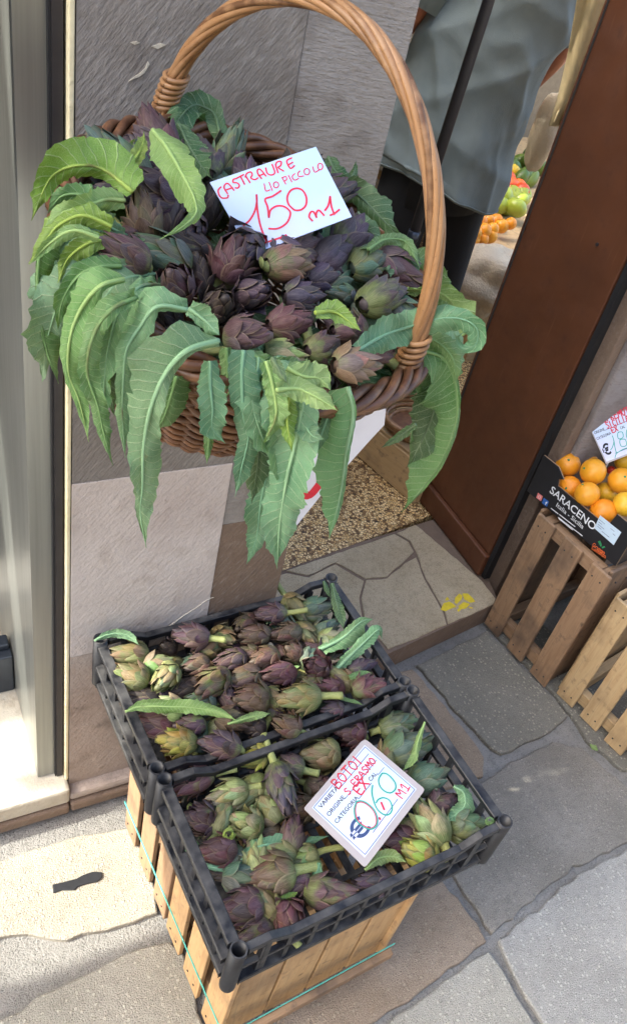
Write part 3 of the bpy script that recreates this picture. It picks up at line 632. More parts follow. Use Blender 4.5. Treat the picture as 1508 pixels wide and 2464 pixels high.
def artichoke(c, axis, dia, lr, col, g, op, stem, label, group):
    """c = centre of the head, axis = stem to tip, dia = its width in metres"""
    axis = nrm(axis); a = min(range(3), key=lambda i: abs((1.15, 1.4, 1.75)[i] - lr)); L = LRS[a] * dia
    h = np.array((.3, .2, 1.0)) if abs(axis[2]) < .9 else np.array((1.0, 0, 0)); ux = nrm(np.cross(h, axis)); uy = np.cross(axis, ux)
    spin = arng.uniform(0, 6.28); ux, uy = ux * math.cos(spin) + uy * math.sin(spin), uy * math.cos(spin) - ux * math.sin(spin)
    b = np.array(c) - axis * L * .48
    t = thing('artichoke', label, 'artichoke', mat=frame_mat(b, ux * dia, uy * dia, axis * dia), group=group)
    base = ACOL[col]
    o = obj('core', CORE[a], t, (*[x * .6 for x in base], g * .3))
    for k, (z0, z1, rs, n, W) in enumerate(RINGS):
        ph = arng.uniform(0, 6.28)
        for i in range(n):
            f = op - .08 + arng.uniform(-.35, .35) + (.25 if k < 2 else -.1); fi = 0 if f < .33 else 1 if f < .85 else 2
            o = obj('bract', BRACT[a, fi][k], t, (*[max(.004, x * arng.uniform(.72, 1.3)) for x in base], min(1, max(0, g + arng.uniform(-.25, .2)))))
            o.rotation_euler = (arng.uniform(-.08, .08), arng.uniform(-.05, .10), ph + 2 * math.pi * i / n + arng.uniform(-.12, .12))
            s = arng.uniform(.90, 1.08); o.scale = (s, s * arng.uniform(.95, 1.1), arng.uniform(.90, 1.08))
    if stem:
        yel = arng.uniform(0, 1)
        o = obj('stem', STEM[arng.randrange(3)], t, (.24 + .14 * yel, .30 + .08 * yel, .10)); o.scale = (1, 1, stem / dia); o.rotation_euler = (arng.uniform(-.08, .08), arng.uniform(-.08, .08), arng.uniform(0, 6))
    return t
CENT = []
def put(row, plane_o, plane_n, group):
    z, cx, cy, w, vx, vy, e, lr, col, g, op, st, dz, label = row
    if st >= 100: e = min(e, -5); dz += .009
    po = np.array(plane_o) + np.array(plane_n) * dz; s = ZM[z][2]
    c = onplane(*Z(z, cx, cy), po, plane_n)
    CENT.append(c)
    d = onplane(*Z(z, cx + vx * .02, cy + vy * .02), po, plane_n) - c
    ax = nrm(d) * math.cos(R(e)) + np.array(plane_n) * math.sin(R(e))
    return artichoke(c, ax, px2m(w * s, c) * (.90 if z in (0, 1, 2) else .92 if z in (3, 4) else .98), lr, col, g, op, px2m(st * s, c), label, group)
BASKET = [
 (1, 640, 410, 290, -200, -390, 45, 1.75, 'P', .35, .2, 0, .012, 'tall purple artichoke standing beneath the big folded leaf in the basket'),
 (1, 480, 490, 270, -190, -250, 40, 1.4, 'B', .4, .6, 0, .03, 'brown artichoke with blunt rounded bracts below the folded leaf'),
 (1, 310, 785, 300, -450, -160, 12, 1.4, 'P', .55, .4, 60, .03, 'purple-green artichoke pointing at the metal panel, nearest the left rim'),
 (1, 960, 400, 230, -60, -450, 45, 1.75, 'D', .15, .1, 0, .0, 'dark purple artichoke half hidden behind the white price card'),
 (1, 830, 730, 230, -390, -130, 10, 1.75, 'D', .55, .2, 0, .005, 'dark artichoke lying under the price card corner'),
 (1, 1155, 830, 310, 40, -200, 55, 1.15, 'M', .05, .7, 0, .03, 'reddish purple artichoke with ragged bracts at the card lower corner'),
 (1, 715, 1020, 310, -150, 20, 50, 1.15, 'P', .3, .35, 0, .03, 'round purple artichoke facing the camera at mid left of the basket'),
 (1, 905, 945, 210, -100, -100, 50, 1.4, 'D', .05, .6, 0, .012, 'small dark artichoke wedged between two round purple ones'),
 (1, 420, 1080, 200, -150, -20, 40, 1.15, 'D', .0, .1, 0, .0, 'blackish artichoke tip peeping over the left basket rim'),
 (1, 1070, 1190, 290, -20, 90, 62, 1.15, 'D', .0, .45, 0, .03, 'dark plum artichoke opened like a rose toward the camera'),
 (1, 1330, 1100, 280, 40, 60, 58, 1.15, 'V', .1, .6, 0, .035, 'violet artichoke opened like a rose just below the card'),
 (1, 1290, 1430, 320, 250, 120, 32, 1.15, 'P', .5, .4, 0, .035, 'round purple and green artichoke above the front hanging leaves'),
 (1, 650, 1300, 240, -100, -40, 40, 1.15, 'D', .1, .3, 0, -.012, 'dark artichoke deep behind the long drooping leaves at left'),
 (0, 547, 372, 84, 5, -120, 58, 1.75, 'K', 1.0, .15, 0, .02, 'pale green artichoke standing upright at the back of the basket'),
 (2, 365, 385, 235, 330, 10, 10, 1.4, 'T', .6, .3, 60, .035, 'tan artichoke with green base lying right below the price card'),
 (2, 650, 325, 255, 250, -120, 10, 1.4, 'V', .05, .2, 0, .022, 'large dark violet artichoke under the card right corner'),
 (2, 450, 215, 150, 60, -120, 25, 1.75, 'K', .6, .1, 0, .0, 'blue-green artichoke tip poking over the bottom edge of the card'),
 (2, 830, 225, 130, 60, -60, 25, 1.4, 'D', .1, .5, 0, .0, 'small dark purple artichoke tip at the back right of the basket'),
 (2, 910, 385, 225, 330, -40, 10, 1.4, 'K', .85, .3, 0, .025, 'teal artichoke with violet tip near the handle, back row'),
 (2, 600, 470, 210, 200, -50, 10, 1.4, 'V', .0, .2, 0, .012, 'blackish violet artichoke tucked below the large violet one'),
 (2, 470, 605, 195, 330, 40, 10, 1.4, 'V', .25, .2, 0, .026, 'blue-violet artichoke lying in the middle of the basket'),
 (2, 710, 590, 165, -160, -20, 5, 1.4, 'K', .55, .1, 0, .008, 'teal blue artichoke half hidden in the middle of the basket'),
 (2, 1010, 610, 250, 470, -130, 8, 1.75, 'V', .95, .25, 0, .035, 'largest grey-green artichoke with violet tip pointing at the handle'),
 (2, 380, 790, 225, 330, 0, 12, 1.4, 'M', .25, .35, 0, .03, 'magenta purple artichoke below the blue-violet one'),
 (2, 770, 840, 165, 220, 20, 8, 1.4, 'P', .45, .3, 0, .018, 'purple artichoke under the small yellow-green leaf'),
 (2, 600, 955, 190, 300, -40, 8, 1.4, 'P', .8, .3, 0, .028, 'green and purple artichoke behind the pink-tan one at the front'),
 (2, 335, 1000, 190, 200, 50, 10, 1.4, 'L', .9, .25, 0, .026, 'pale green artichoke with purple edges above the front leaves'),
 (2, 830, 1075, 230, 400, 50, 10, 1.4, 'T', .35, .35, 0, .04, 'pinkish tan artichoke at the front rim beside the handle foot'),
 (2, 1000, 1000, 140, 150, -10, 10, 1.4, 'P', .2, .3, 0, .02, 'mauve artichoke tip between the tan artichoke and the handle foot'),
 (2, 610, 1190, 160, -60, 60, 40, 1.15, 'D', .1, .3, 0, .005, 'dark artichoke tip under the pinkish tan one at the front rim')]
REAR = [
 (3, 335, 850, 250, -300, 30, 8, 1.4, 'O', .9, .25, 0, .01, 'olive artichoke in the back left corner of the rear crate'),
 (3, 370, 1070, 280, -230, -50, 22, 1.15, 'O', .7, .5, 0, .014, 'round olive-tan artichoke along the left rim of the rear crate'),
 (3, 695, 1090, 245, -210, 310, 15, 1.4, 'L', .95, .3, 70, .018, 'pale green artichoke pointing toward the camera, stem up, rear crate'),
 (3, 945, 670, 235, -350, -70, 12, 1.4, 'P', .15, .7, 170, .018, 'spiky purple artichoke by the far rim of the rear crate'),
 (3, 1270, 690, 225, 110, 80, 25, 1.15, 'O', .75, .2, 0, .006, 'rounded olive artichoke beside the spiky purple one'),
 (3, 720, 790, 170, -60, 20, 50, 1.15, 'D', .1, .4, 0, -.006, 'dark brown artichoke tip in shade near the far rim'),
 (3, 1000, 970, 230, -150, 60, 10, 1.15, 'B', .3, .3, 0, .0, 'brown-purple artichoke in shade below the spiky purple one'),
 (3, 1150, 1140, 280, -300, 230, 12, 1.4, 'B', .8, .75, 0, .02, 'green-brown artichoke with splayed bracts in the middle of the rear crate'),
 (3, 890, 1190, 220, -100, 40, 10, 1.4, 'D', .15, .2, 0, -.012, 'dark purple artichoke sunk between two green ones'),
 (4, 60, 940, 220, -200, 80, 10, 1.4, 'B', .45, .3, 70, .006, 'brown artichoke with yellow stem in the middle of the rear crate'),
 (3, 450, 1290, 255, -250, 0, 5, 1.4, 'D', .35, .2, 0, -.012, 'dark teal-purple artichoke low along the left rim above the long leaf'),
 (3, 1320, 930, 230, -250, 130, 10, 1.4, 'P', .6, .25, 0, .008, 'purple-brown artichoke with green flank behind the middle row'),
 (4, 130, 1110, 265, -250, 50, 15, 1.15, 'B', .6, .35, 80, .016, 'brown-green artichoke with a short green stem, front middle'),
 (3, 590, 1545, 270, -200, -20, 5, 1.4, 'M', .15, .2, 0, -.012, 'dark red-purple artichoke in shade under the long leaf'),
 (3, 930, 1545, 205, -340, 40, 8, 1.4, 'P', .75, .2, 0, .004, 'mauve and green artichoke just below the long pale leaf'),
 (3, 800, 1705, 255, -380, 10, 10, 1.4, 'Y', .8, 1.0, 0, .01, 'yellow-green artichoke with open bracts at the front left of the rear crate'),
 (3, 1220, 1740, 275, -330, -20, 12, 1.4, 'P', .45, .8, 70, .012, 'purple artichoke with open bracts at the front of the rear crate'),
 (4, 300, 390, 170, -260, -10, 8, 1.4, 'P', .4, .55, 190, .014, 'grey-purple artichoke with long yellow stem at the far rim'),
 (4, 690, 350, 195, 230, -50, 8, 1.4, 'K', .7, .4, 0, .004, 'teal artichoke in the far corner by the corner tube'),
 (4, 160, 575, 180, -270, 40, 10, 1.4, 'B', .3, .4, 0, .012, 'brown artichoke third row from the far rim, left of a red-brown one'),
 (4, 430, 560, 180, -260, 70, 10, 1.4, 'B', .25, .35, 90, .012, 'red-brown artichoke with yellow stem near the far rim'),
 (4, 770, 515, 165, 200, -80, 8, 1.4, 'K', .6, .3, 60, .0, 'dull teal artichoke beside the green leaf stalks'),
 (4, 490, 715, 180, -110, 10, 45, 1.15, 'B', .6, .3, 0, .012, 'tan-brown artichoke with its tip turned to the camera'),
 (4, 240, 765, 190, -200, 110, 12, 1.4, 'B', .6, .45, 0, .012, 'brown-green artichoke between red-brown and magenta ones'),
 (4, 680, 845, 225, -130, 60, 40, 1.15, 'M', .25, .6, 0, .016, 'red-brown artichoke with open heart beside the leaf stalks'),
 (4, 370, 905, 200, -280, 90, 10, 1.4, 'M', .05, .45, 0, .010, 'dark magenta artichoke in the middle of the rear crate'),
 (4, 535, 1095, 235, -340, 0, 10, 1.4, 'O', .95, .5, 200, .022, 'large green artichoke with thick yellow stem at the front of the rear crate'),
 (4, 790, 1015, 170, -180, 0, 10, 1.4, 'M', .05, .5, 0, .004, 'dark magenta artichoke behind the thick yellow stem'),
 (4, 1060, 845, 165, 230, -40, 8, 1.4, 'V', .5, .45, 0, .002, 'violet and teal artichoke under the folded leaf by the right rim'),
 (4, 1120, 1005, 195, 330, -60, 10, 1.4, 'M', .65, .6, 0, .014, 'pink-tipped green artichoke against the right end of the rear crate'),
 (4, 815, 1200, 140, -180, 40, 8, 1.4, 'P', .35, .4, 60, .0, 'small dull purple artichoke below the thick yellow stem'),
 (4, 430, 1330, 215, -280, -20, 30, 1.15, 'B', .65, .45, 90, .010, 'brown-green artichoke with dark tip by the front rim of the rear crate'),
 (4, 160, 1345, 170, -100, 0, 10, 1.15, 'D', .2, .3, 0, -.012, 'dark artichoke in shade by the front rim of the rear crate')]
FRONT = [
 (5, 330, 690, 240, -440, 100, 10, 1.75, 'M', .5, .75, 230, .012, 'pink-purple artichoke with long green stem by the back left tube'),
 (5, 690, 805, 225, -330, 70, 10, 1.4, 'L', .85, .3, 140, .010, 'pale green artichoke with mauve tip in the front crate'),
 (5, 910, 465, 230, -250, 70, 22, 1.15, 'Y', .85, .2, 110, .012, 'yellow-green artichoke with closed tip at the back rim of the front crate'),
 (5, 1180, 760, 250, 140, 430, 12, 1.75, 'V', .8, .5, 330, .026, 'green artichoke with violet tip and long upright stem'),
 (5, 1240, 560, 230, -200, -60, 10, 1.15, 'P', .7, .3, 150, .0, 'olive-purple artichoke behind the long upright stem'),
 (6, 185, 495, 205, -240, 30, 15, 1.15, 'O', .8, .35, 0, .006, 'olive artichoke left of the pink one at the back rim'),
 (5, 430, 1035, 260, -350, 0, 32, 1.15, 'P', .5, .75, 0, .012, 'brown-purple artichoke with open bracts along the left rim'),
 (5, 850, 1075, 260, -330, -30, 25, 1.15, 'L', .95, .7, 0, .012, 'pale green artichoke with opened bracts in the middle of the front crate'),
 (5, 600, 1320, 260, -370, 0, 12, 1.15, 'M', .05, .35, 0, .010, 'wine-red artichoke at the left of the front crate'),
 (5, 1340, 960, 240, -200, 120, 20, 1.15, 'B', .5, .5, 0, -.004, 'brown artichoke half under the left corner of the price tag'),
 (5, 870, 610, 210, -100, 0, 5, 1.15, 'D', .5, .2, 0, -.012, 'dark green artichoke in shade between two stems'),
 (5, 1080, 1170, 150, -100, 20, 10, 1.15, 'B', .4, .2, 0, -.010, 'small brown artichoke low above the long flat leaf'),
 (6, 380, 350, 170, -200, 50, 22, 1.15, 'M', .4, .55, 60, .012, 'pink-mauve artichoke with pale bract edges behind the price tag'),
 (6, 690, 305, 160, 270, -50, 8, 1.4, 'K', .95, .4, 60, .006, 'teal green artichoke in the back right corner of the front crate'),
 (6, 760, 455, 205, 300, -90, 12, 1.4, 'K', .75, .4, 0, .012, 'teal artichoke lying under the slim curved leaf'),
 (6, 890, 640, 205, 190, -60, 14, 1.15, 'K', .55, .3, 0, .010, 'blue-green artichoke with purple tip right of the price tag'),
 (6, 975, 815, 160, 170, -90, 10, 1.15, 'P', .55, .4, 0, .004, 'purple-green artichoke beside the curly leaf at the right rim'),
 (6, 885, 925, 205, -160, -220, 6, 1.4, 'L', 1.0, .45, 95, .018, 'pale green artichoke with striped stem below the price tag'),
 (6, 1125, 945, 205, 250, 0, 12, 1.15, 'K', .95, .35, 0, .008, 'green artichoke in the front right corner near the tube'),
 (6, 700, 1050, 175, -150, 20, 8, 1.15, 'M', .05, .2, 0, -.008, 'dark maroon artichoke under the lower edge of the price tag'),
 (6, 822, 1125, 195, -220, -50, 22, 1.15, 'Y', .85, .3, 0, .010, 'yellow-green artichoke at the front rim of the front crate'),
 (7, 430, 490, 135, -280, 30, 5, 1.75, 'D', .1, .2, 0, -.012, 'dark purple slim artichoke under the wine-red one'),
 (7, 725, 505, 245, -280, 50, 12, 1.15, 'B', .75, .55, 220, .012, 'brown-green artichoke with thick cut stem on the crate floor'),
 (7, 505, 720, 245, -270, 60, 12, 1.15, 'P', .5, .4, 0, .010, 'purple-green artichoke near the front left corner'),
 (7, 1130, 625, 225, 290, 70, 12, 1.4, 'P', .75, .7, 80, .008, 'green-purple artichoke with spread tip lying alone by the front rim'),
 (7, 835, 815, 210, 0, 240, 28, 1.15, 'M', .2, .4, 0, .012, 'maroon artichoke with pale bract edges pointing at the camera'),
 (7, 605, 905, 170, -220, 100, 8, 1.4, 'P', .75, .25, 0, .002, 'olive-purple artichoke by the front left corner tube'),
 (7, 1410, 560, 175, -260, 60, 8, 1.4, 'V', .45, .45, 0, .004, 'violet artichoke under the pale leaf at the front rim'),
 (6, 205, 685, 90, -80, 0, 10, 1.15, 'M', .3, .6, 0, -.008, 'tiny reddish artichoke tip by the left corner of the tag')]
ORD = 'first second third fourth fifth sixth seventh eighth ninth tenth eleventh twelfth thirteenth fourteenth fifteenth sixteenth seventeenth eighteenth'.split()
def filler(spots, group, fmt, seed, pn, sc, cols):
    g = random.Random(seed); pn = np.array(pn)
    for c, words_ in spots:
        a = g.uniform(0, 6.28); d1 = nrm(np.cross(pn, (1, .3, 0))); d2 = np.cross(pn, d1)
        artichoke(c, d1 * math.cos(a) + d2 * math.sin(a) + pn * g.uniform(-.05, .45), sc * g.uniform(.85, 1.1), g.choice([1.15, 1.4, 1.4]), g.choice(cols), g.uniform(.15, .8), g.uniform(.1, .6), sc * g.choice([0, .9, 1.3]), fmt % words_, group)
def crate_spots(o, z, nu_, rows, seed, skip=()):
    g = random.Random(seed); out = []
    for r, rn in enumerate(rows):
        for i in range(nu_):
            if (r, i) in skip: continue
            u = .035 + (CL - .07) * (i + g.uniform(.25, .75)) / nu_; v = CD - .035 - (CD - .07) * (r + g.uniform(.3, .7)) / len(rows)
            out.append((np.array((o[0] + u * math.cos(CROT) - v * math.sin(CROT), o[1] + u * math.sin(CROT) + v * math.cos(CROT), z + g.uniform(-.004, .008))), (ORD[i], rn)))
    return out
filler(crate_spots(RC0, .463, 9, ('back', 'third', 'second', 'front'), 31), 'small artichokes filling gaps in the rear crate', '%s small gap-filling artichoke from the left in the %s row, rear crate', 33, (0, 0, 1), .034, 'DPBMKOLOP')
filler(crate_spots(FC0, .432, 8, ('back', 'middle', 'front'), 37, {(1, 4), (1, 5), (2, 2), (2, 3), (2, 4), (2, 5), (1, 3)}), 'small artichokes filling gaps in the front crate', '%s small gap-filling artichoke from the left in the %s row, front crate', 34, (0, 0, 1), .034, 'PBMKOKLO')
bs = random.Random(9)
filler([(rimpt(i * .37 + .2, bs.uniform(.35, .80), .008), (ORD[i],)) for i in range(17)], 'small artichokes low in the basket', '%s low violet artichoke going round the basket from the back handle foot', 35, tuple(BN), .030, 'DPVVK')
for r in BASKET: put(r, BC, BN, 'artichokes heaped in the basket')
for r in REAR: put(r, (0, 0, .487), (0, 0, 1), 'artichokes in the rear crate')
for r in FRONT: put(r, (0, 0, .447), (0, 0, 1), 'artichokes in the front crate')
def gap_fill(cands, n, gap, fmt, group, size, cols, pn, seed, aim=None):
    g = random.Random(seed); pn = np.array(pn); got = []
    for c in cands:
        if len(got) >= n: break
        if min(np.linalg.norm(c - q) for q in CENT) < gap: continue
        CENT.append(c); got.append(c)
    got.sort(key=lambda c: -c[1] if aim is not None else c[0])
    for k, c in enumerate(got):
        d1 = nrm(np.cross(pn, (.2, 1, 0))); d2 = np.cross(pn, d1); a = g.uniform(0, 6.28); rd = d1 * math.cos(a) + d2 * math.sin(a)
        ax = rd if aim is None else nrm(nrm(c - aim) - pn * (nrm(c - aim) @ pn) + .5 * rd)
        artichoke(c, ax + pn * g.uniform(-.05, .45), size * g.uniform(.88, 1.1), g.choice([1.4, 1.75]) if aim is not None else g.choice([1.15, 1.4]), g.choice(cols), g.uniform(.15, .85), g.uniform(.1, .5), size * g.choice([0, 0, 1.2]) if aim is None else 0, fmt % ORD[k], group)
cg = random.Random(55)
gap_fill([rimpt(6.283 * cg.random(), .84 * math.sqrt(cg.random()), .020) for _ in range(900)], 18, .030, '%s slim bud on top of the basket heap, counted from the wall outward', 'slim buds on top of the basket heap', .034, 'VPDVPK', tuple(BN), 61, np.array(BC) + BN * .02)
def in_box(o, z, u0, u1, v0, v1): u, v = cg.uniform(u0, u1) * CL, cg.uniform(v0, v1) * CD; return np.array((o[0] + u * math.cos(CROT) - v * math.sin(CROT), o[1] + u * math.sin(CROT) + v * math.cos(CROT), z))
gap_fill([in_box(RC0, .488, .08, .92, .12, .9) for _ in range(900)], 16, .031, '%s small gap-filling head on top of the rear crate heap, counted from the left', 'small heads on top of the rear crate', .036, 'OPBLOKG', (0, 0, 1), 62)
gap_fill([in_box(FC0, .452, .08, .40, .15, .9) for _ in range(300)] + [in_box(FC0, .452, .40, .92, .62, .9) for _ in range(300)], 12, .032, '%s small gap-filling head on top in the front crate, counted from the left', 'small heads in the front crate', .036, 'OPBLOKG', (0, 0, 1), 63)

# =====================================================================================
# LEAVES
# =====================================================================================
LCOL = dict(g=(.12, .29, .075), y=(.29, .44, .03), t=(.11, .33, .20), d=(.018, .085, .026), p=(.31, .50, .14), k=(.034, .13, .058), w=(.21, .43, .23))
lr_ = np.random.default_rng(21)
def spline(P, W, n):
    P = np.array(P, float); W = np.array(W, float); k = len(P); d = np.concatenate([[0], np.cumsum(np.linalg.norm(np.diff(P, axis=0), axis=1))]); t = np.linspace(0, d[-1], n)
    tg = np.zeros_like(P)
    for i in range(k): a, b = max(i - 1, 0), min(i + 1, k - 1); tg[i] = (P[b] - P[a]) / (d[b] - d[a] + 1e-9)
    out = []
    for x in t:
        i = min(max(np.searchsorted(d, x) - 1, 0), k - 2); h = d[i + 1] - d[i]; s = (x - d[i]) / h
        out.append((2*s**3-3*s**2+1)*P[i] + (s**3-2*s**2+s)*h*tg[i] + (-2*s**3+3*s**2)*P[i+1] + (s**3-s**2)*h*tg[i+1])
    return np.array(out), np.interp(t, d, W[:, 0]), np.interp(t, d, W[:, 1]), d[-1]
def leaf(P3, W, col, label, group, roll=0.0, wave=.10, curl=.25, rib=.0018, name='artichoke_leaf', lobes=.10, freq=None):
    """P3 = spine points in the world, W = (left, right) half widths in metres at each of them"""
    n = 48; P, wl_, wr_, L = spline(P3, W, n); origin = P[0].copy()
    t = thing(name, label, 'leaf', tuple(origin), group)
    nu = 13; V = []; D = []; cl2 = [lr_.uniform(-.35, .55), lr_.uniform(-.35, .55)]; wm = max(.006, float(np.mean(wl_ + wr_)) / 2); acc = 0; ph = lr_.uniform(0, 6.28, 4); fq = freq or max(5.0, L / wm * 1.1); prevS = None; ribp = []
    for j in range(n):
        v = j / (n - 1); T = nrm(P[min(j + 1, n - 1)] - P[max(j - 1, 0)]); view = nrm(CAMP - P[j])
        S = np.cross(T, view); S = nrm(S) if np.linalg.norm(S) > .15 else prevS
        if prevS is not None: S = nrm(.55 * S + .45 * prevS)
        prevS = S; N = np.cross(S, T); N = N if N @ view > 0 else -N
        r = roll; S2 = S * math.cos(r) + N * math.sin(r); N2 = N * math.cos(r) - S * math.sin(r)
        ends = min(1.0, (1 - v) * 6) ** .8; lm = [1.24 + lobes * (.8 * math.sin(fq * .62 * v + q0) + .7 * math.sin(fq * 1.37 * v + 2.3 * q0) + .45 * math.sin(fq * 3.3 * v + 4.1 * q0)) for q0 in (ph[0], ph[1])]
        for i in range(nu):
            u = -1 + 2 * i / (nu - 1); w = (wl_[j] if u < 0 else wr_[j]) * ends * lm[0 if u < 0 else 1] * (1 + .06 * lr_.normal() * (abs(u) > .9))
            au = abs(u); side = 0 if u < 0 else 1
            q = 2.3 * (v * L / wm * .5) - 1.35 * au ** .8 + (.23 if u > 0 else -.23); tooth = (q % 1.0)
            w *= 1 - .07 * abs(tooth - .5) * 2 * (au > .75)
            z = w * au ** 2 * (-curl - cl2[side] + .6 * math.sin(fq * .43 * v + ph[2 + side])) + (wave + .08) * wm * au ** 1.4 * (math.sin(fq * v * 1.15 + ph[2 + side]) + .8 * math.sin(fq * v * 2.3 + ph[side] + 2 * u) + .5 * math.sin(fq * 4.4 * v + 3 * ph[side])) + .12 * wm * math.sin(3 * u + fq * .8 * v + ph[1])
            z += .10 * wm * math.sin(math.pi * tooth) * min(1, au * 3)
            V.append(P[j] + S2 * u * w + N2 * z - origin); D.append((u, v * L / wm * .5, 0))
        ribp.append(P[j] + N2 * rib * .25 - origin)
    f = [(j * nu + i, j * nu + i + 1, (j + 1) * nu + i + 1, (j + 1) * nu + i) for j in range(n - 1) for i in range(nu - 1)]
    me = mesh('blade', V, f, M['leaf'], True); add_attr(me, D)
    c = [x * lr_.uniform(.88, 1.12) for x in LCOL[col]]; o = obj('blade', me, t, c)
    if rib:
        rd = [rib * (1.0 - .85 * (j / (n - 1))) for j in range(n)]; m = MB().tube(ribp, rd, 6); me = m.me('midrib', M['stem'], True)
        add_attr(me, [((k % 6) / 3 - 1, k // 6 / n, 0) for k in range(len(me.vertices))]); obj('midrib', me, t, [min(1, x * 1.05 + .02) for x in LCOL[col]])
    return t
AZ = nrm((FWD[0], FWD[1], 0))
def bleaf(pts, i0, W, col, label, up=.03, out=.012, lift=0.0, **kw):
    """a leaf of the basket: points up to index i0 lie over the rim plane, the rest hang straight down in front of it"""
    P3 = []; s0 = None
    for i, (x, y) in enumerate(pts):
        if i <= i0: p = onplane(x, y, BC + BN * (up + lift * math.sin(math.pi * min(1, i / max(1, i0)))), BN)
        else: p = onplane(x, y, AZ * (s0 - out * min(1.0, (i - i0) / 2)) + CAMP * 0, AZ)
        if i == i0: s0 = p @ AZ
        P3.append(p)
    WW = [(px2m(a, p), px2m(b, p)) for (a, b), p in zip(W, P3)]
    return leaf(P3, WW, col, label, 'leaves hanging from the basket', **kw)
H_ = lambda l, r, k: [(l * q, r * q) for q in k]
bleaf([(368, 312), (400, 352), (445, 430), (468, 478), (472, 512), (440, 545), (385, 576)], 6, [(14, 14), (34, 40), (36, 34), (20, 22), (8, 14), (6, 8), (2, 3)], 'p', 'big pale leaf folded over the purple artichokes at top left', up=.075, wave=.06, lobes=.05)
bleaf([(320, 462), (250, 408), (185, 398), (130, 420), (100, 470), (78, 528)], 2, [(14, 40), (22, 56), (22, 48), (20, 34), (16, 20), (4, 4)], 'y', 'broad arching leaf at the upper left in front of the metal panel', up=.05)
bleaf([(150, 545), (108, 580), (92, 650), (97, 740), (113, 840), (142, 922)], 0, [(10, 4), (36, 5), (50, 5), (46, 5), (30, 4), (4, 3)], 'g', 'long narrow leaf hanging lowest over the black panel edge', up=.03)
bleaf([(300, 482), (256, 480), (214, 494), (150, 512), (104, 548)], 2, [(14, 16), (24, 24), (20, 24), (18, 18), (3, 3)], 'p', 'pale small leaf below the broad arching one', up=.05)
bleaf([(270, 545), (200, 518), (140, 544), (104, 590), (70, 634)], 1, [(14, 20), (24, 28), (22, 24), (14, 16), (3, 3)], 'y', 'yellow-green leaf with curled tip at the left rim', up=.045)
bleaf([(238, 572), (178, 554), (122, 584), (72, 636)], 1, [(8, 10), (16, 12), (14, 10), (2, 2)], 'p', 'thin pale stalk leaf above the left rim', up=.05)
bleaf([(300, 412), (332, 372), (345, 345), (347, 318)], 3, [(6, 8), (14, 14), (14, 8), (2, 2)], 'y', 'small curled bright leaf beside the handle foot', up=.05)
bleaf([(270, 600), (225, 632), (180, 665), (150, 700), (128, 730)], 1, [(12, 14), (24, 28), (22, 22), (16, 14), (4, 3)], 'k', 'blue-green leaf under the artichoke at the left rim', up=.02)
bleaf([(530, 318), (512, 270), (470, 252), (432, 285), (418, 312)], 4, [(16, 14), (26, 22), (30, 26), (26, 20), (6, 6)], 'k', 'dark green leaf behind the handle foot at the back rim', up=.02, wave=.3)
bleaf([(430, 300), (452, 345), (482, 395), (512, 432)], 3, [(14, 16), (30, 28), (30, 26), (6, 6)], 'k', 'dark green leaf standing beside the upright pale artichoke', up=.03, wave=.2)
bleaf([(790, 378), (808, 415), (836, 430), (852, 412), (856, 388)], 4, [(12, 12), (18, 16), (14, 12), (10, 8), (3, 3)], 'k', 'small hooked leaf right of the price card', up=.02)
bleaf([(805, 438), (860, 468), (905, 512), (940, 548), (966, 566)], 4, [(18, 18), (30, 28), (30, 24), (16, 14), (3, 3)], 'k', 'toothed green leaf beside the lower corner of the card', up=.02, lobes=.22)
bleaf([(765, 592), (822, 556), (880, 552), (925, 590)], 3, [(14, 14), (26, 22), (28, 20), (10, 8)], 'k', 'crumpled green leaf under the card lower edge', up=.02, wave=.3)
bleaf([(885, 600), (928, 576), (975, 582), (1008, 640)], 3, [(9, 9), (12, 12), (12, 12), (3, 3)], 'g', 'curved pale leaf stalk at the back right rim', up=.045)
bleaf([(930, 650), (955, 614), (985, 622), (1002, 668)], 3, [(12, 16), (22, 20), (20, 18), (4, 4)], 'k', 'folded leaf just inside the handle at the back right', up=.03)
bleaf([(862, 842), (925, 806), (992, 784), (1058, 766), (1112, 768), (1146, 790), (1144, 828), (1112, 838), (1098, 812), (1122, 796)], 2, [(14, 16), (34, 32), (34, 34), (26, 30), (20, 22), (18, 20), (16, 18), (12, 14), (10, 10), (4, 4)], 't', 'wide leaf with a rolled curl sticking out past the handle', up=.045, out=.0, wave=.12)
bleaf([(1038, 640), (1062, 680), (1064, 720), (1050, 762)], 0, [(10, 12), (18, 20), (18, 16), (4, 4)], 'g', 'small leaf behind the right side of the handle', up=.0)
bleaf([(990, 800), (1050, 822), (1088, 862), (1098, 920)], 0, [(20, 16), (26, 24), (20, 18), (4, 4)], 'g', 'short leaf outside the handle foot', up=.02)
bleaf([(1012, 842), (1066, 862), (1096, 924), (1096, 1020), (1058, 1117), (1012, 1178), (966, 1232)], 1, [(6, 30), (6, 50), (6, 66), (6, 70), (6, 52), (6, 34), (3, 3)], 'g', 'longest leaf drooping at the right of the basket', up=.02, out=.0)
bleaf([(1032, 872), (1056, 930), (1036, 1010), (1008, 1072), (980, 1122)], 0, [(16, 20), (32, 42), (40, 44), (28, 28), (5, 5)], 'd', 'dark green leaf hanging inside the longest right leaf', up=.012, out=-.012)
bleaf([(1000, 1020), (962, 1048), (918, 1076)], 0, [(6, 6), (11, 9), (2, 2)], 'd', 'small pointed dark leaf tip beside the dark green leaf', up=.0, out=.0)
bleaf([(297, 672), (242, 688), (196, 742), (170, 812), (166, 898), (190, 960), (214, 1062)], 1, [(8, 22), (12, 38), (30, 30), (34, 20), (30, 10), (20, 10), (3, 3)], 'p', 'arching leaf left of the front with a long thin tail', up=.04)
